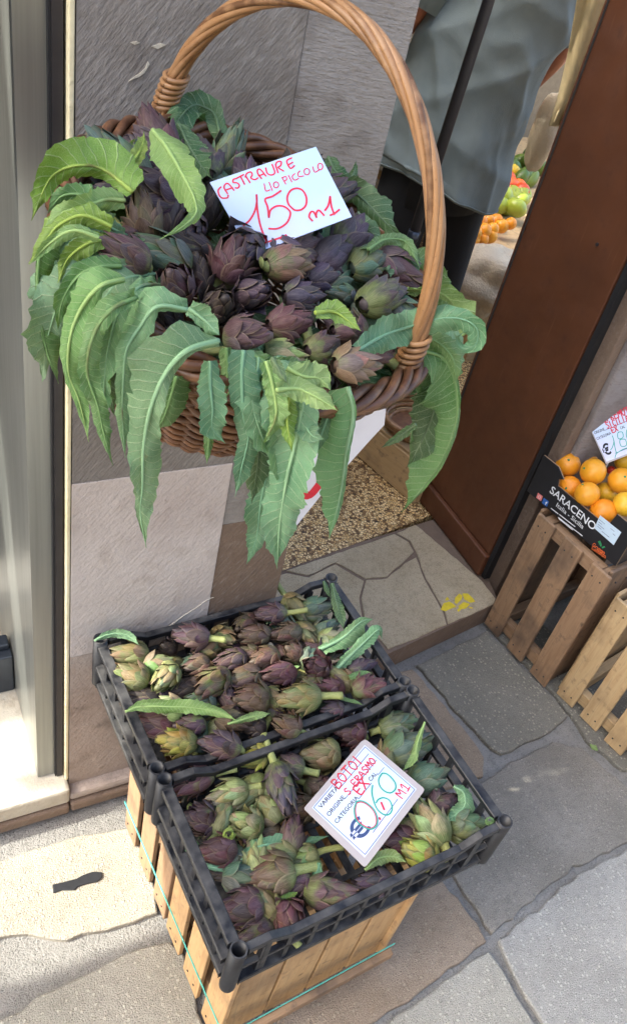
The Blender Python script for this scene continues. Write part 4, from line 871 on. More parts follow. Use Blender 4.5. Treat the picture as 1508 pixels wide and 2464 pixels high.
bleaf([(328, 716), (272, 742), (236, 784), (216, 838), (211, 900), (235, 974), (252, 1048), (272, 1118)], 1, [(8, 18), (16, 28), (20, 24), (22, 18), (24, 18), (20, 16), (14, 12), (3, 3)], 'g', 'twisted narrow leaf hanging before the grey stone', up=.04, wave=.3)
bleaf([(452, 745), (378, 738), (336, 788), (306, 838), (298, 908), (295, 998), (302, 1100)], 1, [(6, 20), (14, 40), (26, 36), (30, 22), (24, 14), (18, 14), (4, 4)], 'w', 'pale leaf arching over the left front rim', up=.045)
bleaf([(524, 820), (450, 843), (402, 893), (366, 973), (346, 1073), (343, 1173), (338, 1233), (352, 1316)], 1, [(10, 16), (12, 60), (16, 70), (26, 50), (34, 34), (36, 16), (24, 10), (3, 3)], 'w', 'largest ribbed leaf hanging at the front left of the basket', up=.05, rib=.0022)
bleaf([(455, 742), (490, 768), (528, 806)], 2, [(14, 12), (26, 24), (6, 6)], 'w', 'short torn leaf lying above the largest ribbed leaf', up=.055, lobes=.25)
bleaf([(425, 905), (410, 960), (392, 1010), (372, 1035)], 0, [(20, 24), (34, 28), (26, 22), (4, 4)], 'g', 'green leaf hanging behind the largest ribbed leaf', up=.0, out=.0)
bleaf([(506, 868), (506, 923), (512, 988), (512, 1030), (542, 1066)], 0, [(12, 14), (26, 24), (32, 30), (24, 22), (3, 3)], 't', 'blue-green leaf with a hooked tip at the front of the basket', up=.03)
bleaf([(505, 1030), (502, 1065), (498, 1114)], 0, [(8, 8), (10, 10), (2, 2)], 'g', 'narrow leaf tip below the hooked blue-green leaf', up=-.03)
bleaf([(586, 842), (582, 898), (586, 998), (598, 1048), (582, 1123), (566, 1193)], 0, [(20, 26), (36, 26), (34, 22), (26, 20), (22, 16), (4, 4)], 't', 'pointed leaf hanging next to the broad dark one', up=.045)
bleaf([(622, 880), (624, 1000), (622, 1098), (606, 1210)], 0, [(20, 20), (38, 40), (36, 36), (6, 6)], 'd', 'broad dark green smooth leaf at the front of the basket', up=.028, wave=.05)
bleaf([(640, 868), (655, 923), (664, 998), (636, 1064)], 0, [(14, 16), (24, 18), (24, 14), (3, 3)], 'p', 'crinkled pale leaf over the broad dark one', up=.05, wave=.3)
bleaf([(650, 1090), (638, 1150), (626, 1223), (616, 1298), (594, 1356)], 0, [(14, 14), (28, 30), (30, 28), (22, 20), (4, 4)], 't', 'lowest blue-green leaf tip left of the big front leaf', up=-.06, out=.0)
bleaf([(728, 958), (714, 1051), (692, 1141), (673, 1262), (666, 1366)], 0, [(30, 36), (44, 44), (46, 40), (34, 34), (3, 3)], 'w', 'big pale front leaf reaching lowest above the crates', up=.035, wave=.05, rib=.0022)
bleaf([(836, 930), (850, 990), (834, 1081), (816, 1202), (792, 1294)], 0, [(5, 40), (6, 66), (7, 64), (8, 44), (3, 6)], 'w', 'long leaf with its rib along the edge near the rim front', up=.03, rib=.0022)
bleaf([(664, 938), (720, 936), (770, 960), (812, 988)], 1, [(14, 12), (26, 24), (20, 20), (3, 3)], 'p', 'pale leaf lying crosswise over the big front leaves', up=.055, out=.006)
bleaf([(690, 885), (728, 905), (770, 912), (794, 938)], 3, [(16, 14), (32, 26), (28, 22), (5, 5)], 'p', 'pale crumpled leaf on the front rim', up=.045, wave=.25)
bleaf([(742, 962), (736, 1020), (752, 1048), (778, 1056)], 0, [(14, 16), (24, 26), (18, 18), (8, 6)], 'w', 'short curled pale leaf hanging between two long ones', up=.03, out=.02)
bleaf([(792, 990), (772, 1050), (756, 1096)], 0, [(9, 10), (13, 14), (2, 2)], 't', 'thin leaf behind the leaf with its rib along the edge', up=.0)
bleaf([(757, 752), (808, 752), (868, 796)], 2, [(10, 10), (24, 22), (3, 3)], 'y', 'small yellow-green leaf lying among the basket artichokes', up=.065, wave=.05)
bleaf([(655, 862), (668, 885), (688, 918)], 2, [(8, 8), (13, 12), (3, 3)], 'd', 'small dark leaf standing up at the front rim', up=.06)
bleaf([(590, 835), (640, 872), (700, 880), (735, 868)], 3, [(10, 10), (18, 16), (18, 16), (5, 5)], 'g', 'flat green leaf tucked under the front artichokes', up=.03)
bleaf([(292, 640), (240, 642), (190, 664), (152, 722), (140, 792)], 1, [(10, 14), (20, 22), (22, 22), (16, 16), (3, 3)], 'g', 'green leaf under the arching leaves at the left rim', up=.03)
bleaf([(222, 700), (204, 760), (192, 850), (206, 934)], 0, [(12, 14), (22, 22), (18, 18), (3, 3)], 'k', 'shaded leaf hanging behind the arching leaf at left', up=.0)
bleaf([(372, 860), (335, 950), (330, 1030), (318, 1105)], 0, [(16, 18), (28, 26), (24, 22), (3, 3)], 'g', 'mid green leaf hanging behind the largest ribbed leaf on the outer side', up=.0, out=.0)
bleaf([(262, 800), (268, 870), (262, 940), (276, 1000)], 0, [(14, 14), (22, 24), (18, 18), (3, 3)], 'k', 'dark short leaf between the two arching left leaves', up=.0, out=-.01)
bleaf([(545, 836), (548, 900), (540, 962)], 0, [(10, 12), (20, 20), (3, 3)], 'g', 'short green leaf between two blue-green front leaves', up=.03)
bleaf([(700, 925), (690, 1000), (702, 1085)], 0, [(12, 12), (22, 22), (3, 3)], 'y', 'yellow-green leaf lying on the big pale front leaf', up=.045)
bleaf([(990, 862), (1024, 930), (1012, 1010), (988, 1066)], 0, [(12, 12), (24, 24), (22, 20), (3, 3)], 'g', 'mid green leaf between the handle foot and the dark leaf', up=.0, out=-.006)
bleaf([(240, 500), (200, 470), (150, 472), (116, 512)], 1, [(10, 12), (20, 24), (18, 18), (3, 3)], 'g', 'green leaf between the broad arching leaf and the pale one', up=.045)
bleaf([(268, 575), (214, 585), (165, 622), (140, 680)], 1, [(12, 12), (22, 22), (20, 18), (3, 3)], 'y', 'bright leaf bending down beside the black panel edge', up=.035)
bleaf([(330, 350), (300, 372), (262, 380), (232, 398)], 3, [(8, 10), (16, 18), (16, 14), (3, 3)], 'y', 'yellow-green leaf on the rim below the handle foot', up=.03)
lg = random.Random(77)
def rim_leaves(spans, fmt, seed):
    k = 0
    for a0, a1, n in spans:
        for i in range(n):
            a = a0 + (a1 - a0) * (i + .5) / n + lg.uniform(-.05, .05); o3 = nrm(rimpt(a, 1.2) - rimpt(a, 1.0)); o3[2] = 0; o3 = nrm(o3); ln = lg.uniform(.04, .15); sw = lg.uniform(-.02, .02); sd = np.cross((0, 0, 1), o3)
            p0 = rimpt(a, .80, .022); p1 = rimpt(a, 1.0, .024 + lg.uniform(0, .012)); p2 = p1 + o3 * .022 - np.array((0, 0, .018)); p3 = p2 + o3 * .006 + sd * sw - np.array((0, 0, ln * .5)); p4 = p3 - o3 * .006 + sd * sw - np.array((0, 0, ln * .5))
            w = lg.uniform(.008, .0135)
            if min(p[1] for p in (p2, p3, p4)) > .84 or max(p[1] for p in (p2, p3, p4)) > .865: continue
            leaf([p0, p1, p2, p3, p4], [(w * .5, w * .5), (w, w), (w * 1.1, w * 1.1), (w, w), (.002, .002)], lg.choice('gptwygtw'), fmt % ORD[k], 'limp leaves round the basket rim', wave=lg.uniform(.15, .4), lobes=lg.uniform(.12, .26), roll=lg.uniform(-.7, .7), rib=.0014); k += 1
FA = lambda x, y: (lambda p: math.atan2((p - BC) @ BW / RB, (p - BC) @ AH / RA))(onplane(x, y, BC, BN))
rim_leaves([(FA(196, 580), FA(330, 815), 4), (FA(560, 905), FA(660, 930), 2)], '%s limp hanging leaf counted along the rim from the left', 1)
rim_leaves([(FA(1010, 640), FA(1020, 860), 3)], '%s limp leaf counted downward along the right rim outside the handle', 2)
bed = MB()                                                # leaves bedding the basket, seen only as a mass in the gaps
bd = []
for k in range(70):
    a = lr_.uniform(0, 6.28); rr = math.sqrt(lr_.uniform(0, .8)); b = a + lr_.uniform(-1.5, 1.5); c = rimpt(a, rr, lr_.uniform(-.03, -.004)); d1 = nrm(AH * math.cos(b) + BW * math.sin(b) + BN * lr_.uniform(-.3, .3)); d2 = nrm(np.cross(BN, d1)); ln = lr_.uniform(.04, .07); w = lr_.uniform(.014, .024)
    v = []
    for q in range(5):
        t_ = q / 4; ww = w * math.sin(math.pi * (t_ * .9 + .08))
        for u in (-1, 0, 1): v.append(c + d1 * ln * (t_ - .5) + d2 * u * ww + BN * (.004 * abs(u) + .006 * math.sin(3 * t_ + k)) - BCn); bd.append((u, t_ * 3, 0))
    bed.add(v, [(q * 3 + u, q * 3 + u + 1, q * 3 + u + 4, q * 3 + u + 3) for q in range(4) for u in (0, 1)])
bme = bed.me('leaf_bed', M['leaf'], True); add_attr(bme, bd); o = obj('leaf_bed', bme, None, LCOL['d']); o.location = tuple(BC); tag(o, 'dark green leaves bedding the inside of the basket', 'leaves', kind='stuff')
def cleaf(z, pts, W, col, label, zz, **kw):
    P3 = [onz(*Z(z, x, y), zz if not hasattr(zz, '__len__') else zz[i]) for i, (x, y) in enumerate(pts)]; s = ZM[z][2]
    return leaf(P3, [(px2m(a * s, p), px2m(b * s, p)) for (a, b), p in zip(W, P3)], col, label, 'leaves in the plastic crates', **kw)
cleaf(3, [(308, 1412), (450, 1365), (700, 1362), (1000, 1375), (1250, 1432), (1395, 1500)], [(6, 6), (50, 40), (60, 55), (60, 50), (40, 40), (10, 10)], 'p', 'long pale flat leaf with a hole across the rear crate', .522, wave=.05, rib=.0022)
cleaf(4, [(-60, 1320), (80, 1280), (190, 1250), (296, 1232)], [(8, 8), (26, 22), (32, 28), (16, 16)], 'p', 'short pale leaf continuing the long flat one', .516, wave=.05, rib=.002)
cleaf(3, [(8, 722), (110, 672), (230, 652), (340, 672), (440, 762)], [(6, 6), (30, 26), (36, 36), (40, 34), (10, 10)], 'w', 'curved leaf over the back left tube of the rear crate', .528, rib=.002)
cleaf(4, [(700, 700), (900, 600), (1060, 462), (1150, 440)], [(20, 40), (50, 76), (30, 90), (16, 30)], 'w', 'thick folded leaf stalk leaning over the right rim of the rear crate', [.495, .51, .532, .53], wave=.05, rib=.004)
cleaf(4, [(820, 892), (950, 762), (1100, 620), (1205, 528), (1232, 600)], [(20, 24), (36, 46), (44, 48), (40, 40), (20, 20)], 'w', 'second folded leaf stalk bent over the right rim', [.495, .512, .528, .536, .515], wave=.05, rib=.004)
cleaf(4, [(815, 140), (850, 290), (888, 420), (912, 528)], [(12, 14), (34, 36), (40, 36), (8, 8)], 'k', 'dark leaf hanging from the far right tube into the rear crate', [.53, .515, .505, .495], rib=.002)
cleaf(4, [(745, 120), (770, 190), (800, 260)], [(10, 10), (20, 18), (5, 5)], 'k', 'small dark leaf tip next to the far right tube', [.525, .515, .505], rib=.0015)
cleaf(4, [(960, 930), (1060, 900), (1150, 890)], [(20, 16), (26, 26), (6, 6)], 'g', 'small green leaf beside the violet and teal artichoke', .51, rib=.0015)
cleaf(4, [(690, 1060), (1000, 1130), (1080, 1165)], [(4, 4), (14, 16), (5, 5)], 'g', 'tiny green leaf on the right front rim of the rear crate', .50, rib=.001)
cleaf(7, [(250, 432), (400, 462), (500, 420), (610, 320), (760, 285), (900, 285), (1110, 235)], [(10, 10), (22, 20), (30, 22), (42, 40), (52, 50), (34, 34), (20, 20)], 't', 'long blue-green leaf stalk lying across the front crate', [.452, .45, .452, .462, .462, .455, .45], rib=.004)
cleaf(6, [(1048, 700), (1110, 740), (1118, 820), (1060, 880), (985, 922)], [(8, 8), (30, 36), (50, 46), (40, 34), (10, 10)], 'w', 'curly pale leaf by the right rim of the front crate', [.50, .495, .485, .478, .475], wave=.2, rib=.002)
cleaf(6, [(862, 288), (822, 400), (790, 520), (716, 604)], [(5, 5), (18, 18), (22, 22), (8, 8)], 'p', 'slim upright curved leaf on the teal artichokes', [.515, .505, .495, .485], rib=.002)
cleaf(6, [(480, 1238), (560, 1165), (660, 1150), (748, 1188)], [(8, 8), (34, 36), (36, 34), (6, 6)], 'p', 'pale oval leaf at the front rim of the front crate', .472, wave=.05, rib=.002)
cleaf(7, [(560, 640), (625, 715), (740, 712), (895, 618)], [(20, 16), (34, 40), (40, 40), (22, 22)], 'y', 'bright folded leaf between the front left artichokes', [.475, .465, .463, .46], rib=.0025)
cleaf(5, [(905, 770), (965, 890), (1040, 1000)], [(30, 30), (70, 70), (12, 12)], 'k', 'blue-green leaf under the pale green artichokes', .445, rib=.002)
cleaf(7, [(1048, 418), (1030, 480), (1000, 552)], [(10, 10), (34, 30), (12, 12)], 't', 'small toothed leaf beside the cut stem on the crate floor', [.475, .465, .455], lobes=.25, rib=.0015)
cleaf(7, [(140, 318), (190, 350), (240, 410)], [(18, 16), (34, 28), (10, 10)], 't', 'leaf scrap over the left rim of the front crate', .50, rib=.0015)
cleaf(7, [(700, 410), (640, 395), (590, 430)], [(10, 10), (30, 34), (8, 8)], 't', 'torn leaf below the long blue-green stalk', .452, lobes=.25, rib=.0015)
def curl_leaf(z, x, y, r, col, label, zz, turns=1.6):
    c = onz(*Z(z, x, y), zz); rad = px2m(r * ZM[z][2], c); P3 = []
    for i in range(12): a = i / 11 * turns * 6.28; q = rad * (1 - .055 * i); P3.append(c + q * (math.cos(a) * RIGHT + math.sin(a) * DOWNV) - FWD * .0006 * i)
    return leaf(P3, [(.0035, .0035)] * 11 + [(.002, .002)], col, label, 'curled leaf ends', rib=.0009, wave=.02, roll=1.15)
curl_leaf(6, 1280, 918, 34, 'g', 'rolled green leaf curl by the front right tube', .50); curl_leaf(7, 200, 282, 22, 'g', 'tiny rolled leaf curl at the left rim of the front crate', .475); curl_leaf(5, 705, 1170, 55, 'y', 'bright green rolled leaf cup beside the wine-red artichoke', .478)
scr = leaf([onz(x, y, .004) for x, y in [(1418, 1790), (1428, 1798), (1438, 1806)]], [(.001, .001), (.006, .006), (.001, .001)], 'p', 'tiny green leaf scrap on the dark paving by the pale crate', 'leaf scraps', rib=.0006)

# =====================================================================================
# CARDS AND LETTERING
# =====================================================================================
ZM.update({'s': (498.7, 345.7, .2381), 't': (731.4, 1762.0, .1984), 'o': (1250.0, 964.1, .1754), 'u': (631.6, 897.6, .3087), 'i': (864.4, 0.0, .4268)})
class Card:
    def __init__(s, z, o, n): s.z = z; s.o = np.array(o, float); s.n = nrm(n); s.n = s.n if s.n @ (CAMP - s.o) > 0 else -s.n
    def p(s, x, y, h=0.0): return onplane(*Z(s.z, x, y), s.o + s.n * h, s.n)
    def poly(s, pts, h, th, name, m, parent):
        L = np.array(parent.location); q = [s.p(x, y, h) for x, y in pts]; k = len(q)
        v = [p - L for p in q] + [p - s.n * th - L for p in q]
        cr = np.cross(q[1] - q[0], q[2] - q[0]) @ s.n
        f = [tuple(range(k)), tuple(range(k, 2 * k))[::-1]] + [(i, k + i, k + (i + 1) % k, (i + 1) % k) for i in range(k)]
        if cr < 0: f = [a[::-1] for a in f]
        return MB().add(v, f).build(name, M[m], parent)
    def strokes(s, lines, wpx, h, name, m, parent, smooth=True):
        L = np.array(parent.location); mb = MB()
        for ln in lines:
            P = [np.array(a, float) for a in ln]
            if smooth and len(P) > 2:
                Q = []
                for i in range(len(P) - 1):
                    p0, p1, p2, p3 = P[max(i - 1, 0)], P[i], P[i + 1], P[min(i + 2, len(P) - 1)]
                    for t in (0, .25, .5, .75): Q.append(.5 * ((2 * p1) + (-p0 + p2) * t + (2 * p0 - 5 * p1 + 4 * p2 - p3) * t * t + (-p0 + 3 * p1 - 3 * p2 + p3) * t ** 3))
                P = Q + [P[-1]]
            W = [s.p(*q, h) for q in P]; hw = px2m(wpx * ZM[s.z][2], W[0]) / 2; v = []
            for i, p in enumerate(W):
                d = nrm(W[min(i + 1, len(W) - 1)] - W[max(i - 1, 0)]); e = np.cross(s.n, d) * hw; x = d * hw * (.5 if i == len(W) - 1 else -.5 if i == 0 else 0); v += [p + e + x - L, p - e + x - L]
            mb.add(v, [(2 * i, 2 * i + 1, 2 * i + 3, 2 * i + 2) for i in range(len(W) - 1)])
            for p in (W[0], W[-1]):
                a0 = nrm(np.cross(s.n, (0, 0, 1.0))); b0 = np.cross(s.n, a0); mb.add([p + hw * (math.cos(k * .785) * a0 + math.sin(k * .785) * b0) - L + s.n * .00004 for k in range(8)], [tuple(range(8))])
        return mb.build(name, M[m], parent)
    def text(s, body, a, b, hpx, h, name, m, parent, bold=0.0, fit=True):
        """printed text whose baseline runs from a to b"""
        L = np.array(parent.location); A, B = s.p(*a, h), s.p(*b, h); ux = nrm(B - A); uy = np.cross(s.n, ux); size = px2m(hpx * ZM[s.z][2], A) / .72
        cu = bpy.data.curves.new(name, 'FONT'); cu.body = body; cu.size = size; cu.offset = bold * size; cu.extrude = 0
        ob = bpy.data.objects.new(name, cu); COL.objects.link(ob); bpy.context.view_layer.update()
        w = ob.dimensions.x or 1; me = bpy.data.meshes.new_from_object(ob); bpy.data.objects.remove(ob); me.materials.clear(); me.materials.append(M[m]); me.name = name
        k = np.linalg.norm(B - A) / w if fit else 1.0
        o = obj(name, me, parent); o.matrix_local = frame_mat(A - L, ux * k, uy, s.n); return o
FONT = {'A': [[(0, 0), (.45, 1), (.9, 0)], [(.15, .4), (.75, .4)]], 'B': [[(.05, 0), (.05, 1)], [(.05, 1), (.6, .95), (.65, .65), (.1, .52)], [(.1, .52), (.8, .42), (.75, .05), (.05, 0)]],
 'C': [[(.8, .85), (.4, 1), (.05, .5), (.4, 0), (.8, .12)]], 'E': [[(.8, .98), (.1, 1), (.1, 0), (.8, 0)], [(.1, .5), (.65, .5)]], 'I': [[(.3, 1), (.3, 0)]], 'L': [[(.1, 1), (.1, 0), (.75, 0)]],
 'M': [[(0, 0), (.1, 1), (.45, .4), (.8, 1), (.9, 0)]], 'O': [[(.45, 1), (.08, .7), (.08, .3), (.45, 0), (.82, .3), (.82, .7), (.45, 1)]], 'P': [[(.1, 0), (.1, 1)], [(.1, 1), (.75, .9), (.7, .55), (.1, .45)]],
 'R': [[(.1, 0), (.1, 1)], [(.1, 1), (.75, .9), (.7, .6), (.15, .45)], [(.2, .45), (.85, 0)]], 'S': [[(.8, .9), (.4, 1), (.1, .75), (.5, .5), (.8, .25), (.45, 0), (.05, .1)]], 'T': [[(0, 1), (.9, 1)], [(.45, 1), (.45, 0)]],
 'U': [[(.08, 1), (.1, .3), (.45, 0), (.8, .3), (.82, 1)]], 'X': [[(0, 1), (.85, 0)], [(.85, 1), (0, 0)]], '1': [[(.15, .65), (.5, 1), (.5, 0)], [(.2, 0), (.85, 0)]], '.': [[(.3, .02), (.34, .06)]], ' ': [],
 '8': [[(.45, .52), (.12, .75), (.45, 1), (.78, .75), (.45, .52), (.05, .25), (.45, 0), (.85, .25), (.45, .52)]], '0': [[(.45, 1), (.08, .7), (.08, .3), (.45, 0), (.82, .3), (.82, .7), (.45, 1)]]}
def hand(txt, a, b, hgt):
    a, b = np.array(a, float), np.array(b, float); n = len(txt); ux = (b - a) / n; uy = np.array((ux[1], -ux[0])); uy = uy / np.linalg.norm(uy) * hgt; out = []
    if uy[1] > 0: uy = -uy
    for i, c in enumerate(txt):
        for ln in FONT[c]: out.append([tuple(a + ux * (i + .06 + .9 * x) + uy * (y + random.uniform(-.03, .03))) for x, y in ln])
    return out
def ell(cx, cy, rx, ry, rot=0, n=12): return [(cx + rx * math.cos(t) * math.cos(rot) - ry * math.sin(t) * math.sin(rot), cy + rx * math.cos(t) * math.sin(rot) + ry * math.sin(t) * math.cos(rot)) for t in np.linspace(-1.5, 4.85, n)]
# --- the handwritten card in the basket
co = onplane(675, 480, BC + BN * .052, BN)
pc = thing('price_card', 'white handwritten price card standing in the wicker basket', 'price card', tuple(co))
k = Card('s', co, BN * .45 - FWD * .9)
k.poly([(28, 388), (1097, 30), (1458, 736), (440, 1120)], 0, .0012, 'card', 'card_white', pc)
SG = [[(138, 437), (112, 470), (120, 515), (150, 547), (205, 545), (212, 520)], [(205, 502), (172, 450), (178, 415), (205, 400), (235, 425), (270, 470)], [(185, 468), (255, 445)],
 [(298, 350), (265, 360), (262, 390), (300, 395), (325, 420), (310, 447), (285, 445)], [(335, 328), (377, 408)], [(300, 347), (367, 312)], [(395, 335), (432, 393)], [(385, 337), (400, 300), (440, 285), (455, 315), (440, 345), (480, 362), (510, 346)],
 [(548, 350), (510, 300), (510, 262), (540, 262), (592, 326)], [(518, 325), (575, 303)], [(590, 245), (608, 300), (650, 315), (682, 290), (655, 210)], [(715, 292), (692, 222)], [(690, 215), (705, 185), (745, 180), (742, 220), (716, 240), (770, 275)],
 [(852, 143), (802, 175), (838, 248), (880, 222)], [(818, 212), (862, 188)]]
SG2 = [[(575, 405), (592, 476), (632, 465)], [(625, 390), (657, 472)], ell(695, 415, 26, 30), [(755, 342), (792, 407)], [(755, 345), (792, 330), (802, 360), (778, 378)], [(820, 320), (854, 386)], [(885, 302), (860, 325), (865, 355), (890, 367), (922, 350)],
 [(935, 275), (915, 300), (925, 330), (972, 325)], ell(1005, 282, 28, 32), [(1065, 233), (1085, 287), (1132, 262)], ell(1140, 230, 25, 33)]
SG3 = [[(370, 822), (430, 770), (480, 680), (500, 590), (498, 518)], [(498, 518), (505, 650), (530, 800), (570, 920), (607, 992)], [(490, 1050), (560, 1010), (660, 975), (765, 940)], [(742, 476), (660, 530), (585, 560), (610, 640), (622, 742)],
 [(622, 742), (640, 670), (700, 630), (770, 632), (825, 670), (840, 710), (810, 790), (750, 840), (690, 860), (625, 857)], [(862, 655), (820, 610), (808, 540), (840, 475), (900, 450), (960, 470), (1000, 540), (995, 620), (950, 665), (890, 672), (858, 652)], [(792, 922), (798, 927)],
 [(1060, 777), (1028, 738), (1045, 690), (1075, 690), (1103, 742)], [(1098, 735), (1105, 690), (1130, 673), (1177, 722)], [(1188, 672), (1220, 625), (1240, 535)], [(1240, 535), (1255, 640), (1282, 712)], [(1243, 722), (1290, 700), (1332, 666)]]
k.strokes(SG, 17, .0003, 'lettering', 'red_marker', pc); k.strokes(SG2, 12, .0003, 'lettering', 'red_marker', pc); k.strokes(SG3, 21, .0003, 'lettering', 'red_marker', pc)
# --- the laminated tag in the front crate
to = onz(*Z('t', 730, 850), .503)
tg = thing('price_tag', 'laminated price tag lying tilted on the artichokes in the front crate', 'price tag', tuple(to))
k = Card('t', to, (0.02, -.10, 1.0))
k.poly([(690, 110), (735, 85), (770, 100), (1440, 668), (1452, 695), (1440, 725), (760, 1610), (732, 1625), (700, 1600), (15, 935), (5, 912), (25, 885)], 0, .0016, 'lamination', 'lamination', tg)
k.poly([(735, 150), (1362, 685), (735, 1515), (95, 910)], .0004, .0003, 'sheet', 'card_sheet', tg)
fr = [(738, 174), (1338, 690), (738, 1478), (116, 909)]
k.strokes([[fr[i], fr[(i + 1) % 4]] for i in range(4)] + [[(425, 685), (780, 258)], [(495, 802), (875, 336)], [(663, 803), (815, 612)], [(895, 514), (967, 424)], [(835, 1211), (1132, 808)]], 8, .0007, 'printed_rule', 'blue_print', tg, False)
k.text('VARIETÀ', (205, 925), (425, 672), 52, .0007, 'printed_word', 'black_print', tg, .012); k.text('ORIGINE', (302, 1022), (496, 792), 52, .0007, 'printed_word', 'black_print', tg, .012)
k.text('CATEGORIA', (398, 1108), (660, 795), 52, .0007, 'printed_word', 'black_print', tg, .012); k.text('CAL.', (808, 596), (893, 497), 52, .0007, 'printed_word', 'black_print', tg, .012)
k.text('€', (655, 1352), (822, 1148), 215, .0007, 'euro_sign', 'blue_print', tg, .02)
k.strokes(hand('BOTOI', (412, 690), (735, 330), 128), 17, .001, 'handwriting', 'red_marker', tg); k.strokes(hand('S.ERASMO', (540, 765), (880, 345), 88), 15, .001, 'handwriting', 'red_marker', tg)
k.strokes(hand('EX', (680, 765), (800, 610), 118), 20, .001, 'handwriting', 'red_marker', tg); k.strokes(hand('M1', (1185, 805), (1290, 650), 110), 15, .001, 'handwriting', 'red_marker', tg)
k.strokes([[(640, 850), (622, 930), (640, 1040), (705, 1115), (800, 1158), (862, 1120), (872, 1040), (832, 940), (750, 865), (685, 842), (640, 855)]], 12, .0009, 'handwriting', 'red_marker', tg)
k.strokes([[(636, 836), (608, 930), (628, 1055), (700, 1130), (800, 1172), (874, 1130), (887, 1040), (842, 930), (750, 850), (680, 828), (630, 840)], [(830, 640), (820, 720), (840, 820), (880, 920), (940, 980), (1000, 1000), (1050, 970), (1065, 900), (1030, 820), (960, 790), (900, 810), (872, 850)],
 [(945, 493), (905, 560), (910, 630), (960, 700), (1040, 732), (1102, 690), (1106, 620), (1060, 550), (1000, 500), (945, 493)]], 17, .0012, 'handwriting', 'green_marker', tg)
k.strokes([[(912, 1036), (918, 1048)], [(935, 850), (968, 930)]], 26, .0013, 'handwriting', 'red_marker', tg)
# --- the sheet behind the basket
so_ = ony(760, 1130, WY - .012)
ps = thing('paper_sign', 'white paper sign with a red letter hanging under the basket', 'paper sign', tuple(so_))
k = Card(0, so_, (0.0, -1, .0))
k.poly([(612, 1150), (770, 930), (928, 984), (924, 1022), (880, 1070), (775, 1188), (693, 1290), (681, 1312)], 0, .0008, 'sheet', 'paper_sign', ps)
k.strokes([[(705, 1130), (722, 1180), (742, 1192), (760, 1176), (785, 1140)]], 26, .0004, 'lettering', 'red_print', ps)

# =====================================================================================
# RIGHT-HAND DISPLAY: wooden crates, orange box, oranges
# =====================================================================================
def vec_crate(F, Nn, depthx, h, ny, nx, label, m, gy=.03):
    F, Nn = np.array(F), np.array(Nn); d = Nn - F; sy = np.linalg.norm(d[:2]); rot = math.atan2(d[1], d[0]) + math.pi / 2
    return upright_crate((Nn[0], Nn[1], 0), rot, depthx, sy, h, nx, ny, label, m, .006, gy)
rf, rn = onz(1167, 1497, 0), onz(1311, 1651, 0)
vec_crate((rf[0] + .01, rf[1], 0), (rn[0] + .01, rn[1], 0), .34, .405, 3, 4, 'upright slatted wooden crate carrying the box of oranges', 'wood_old', .034)
pf, pn = onz(1338, 1664, 0), onz(1508, 1832, 0); pn = pf + (pn - pf) * 1.25
vec_crate((pf[0] + .012, pf[1], 0), (pn[0] + .012, pn[1], 0), .34, .36, 4, 4, 'pale slatted wooden crate at the right edge of the photo', 'wood_pale', .026)
bf, bn = np.array([1.378, 1.112, .412]), np.array([1.428, .832, .412]); d = bn - bf; BL_ = np.linalg.norm(d); bux = d / BL_; buy = np.array([bux[1], -bux[0], 0]) * -1; buy = buy if buy[0] > 0 else -buy
ob = thing('orange_box', 'black printed cardboard fruit box holding oranges on the wooden crate', 'box', tuple(bf))
def bx(s, dd, z): return bux * s * BL_ + buy * dd + np.array((0, 0, z))
BD, BH = .30, .112; TH = .005
outl = [(0, 0), (1, 0), (1, 1), (.80, 1), (.78, .62), (.24, .62), (.22, .78), (.26, .84), (.17, 1), (0, 1)]
def panel_poly(pts, d0, d1, name, m):
    n = len(pts); v = [bx(s, d0, z * BH + .001) for s, z in pts] + [bx(s, d1, z * BH + .001) for s, z in pts]
    return MB().add(v, [tuple(range(n)), tuple(range(n, 2 * n))[::-1]] + [(i, n + i, n + (i + 1) % n, (i + 1) % n) for i in range(n)]).build(name, M[m], ob)
panel_poly(outl, 0, .0022, 'side_panel', 'box_black'); panel_poly(outl, .0023, .005, 'inner_liner', 'cardboard'); panel_poly(outl, BD, BD + .003, 'side_panel', 'cardboard')
for s0, s1, nm in ((0, .012, 'end_panel'), (.988, 1, 'end_panel')):
    v = [bx(s, dd, z) for s in (s0, s1) for dd, z in ((.0055, 0.001), (BD - .001, .001), (BD - .001, BH * .8), (BD * .8, BH * .62), (BD * .2, BH * .62), (.0055, BH * .98))]
    n = 6; MB().add(v, [tuple(range(n)), tuple(range(n, 2 * n))[::-1]] + [(i, n + i, n + (i + 1) % n, (i + 1) % n) for i in range(n)]).build(nm, M['box_black'] if s0 else M['cardboard'], ob)
v = [bx(s, dd, .002 + z) for z in (0, .003) for s, dd in ((.013, .006), (.987, .006), (.987, BD - .002), (.013, BD - .002))]
MB().add(v, [(0, 3, 2, 1), (4, 5, 6, 7), (0, 1, 5, 4), (1, 2, 6, 5), (2, 3, 7, 6), (3, 0, 4, 7)]).build('box_floor', M['cardboard'], ob)
k = Card('o', bf, -buy)
k.text('SARACENO', (398, 1248), (1000, 1778), 118, .0006, 'printed_name', 'white_print', ob, .012); k.text('Italia - Sicilia', (485, 1440), (850, 1755), 70, .0006, 'printed_words', 'white_print', ob, .006)
k.strokes([[(425, 1475), (520, 1548)], [(540, 1560), (752, 1725)], [(525, 1600), (850, 1850)], [(530, 1615), (720, 1770)]], 14, .0005, 'printed_lines', 'white_print', ob, False)
k.poly([(245, 1262), (310, 1310), (285, 1378), (220, 1328)], .0006, .0005, 'icon', 'pink_print', ob); k.poly([(325, 1330), (392, 1382), (366, 1455), (298, 1400)], .0006, .0005, 'icon', 'icon_blue', ob)
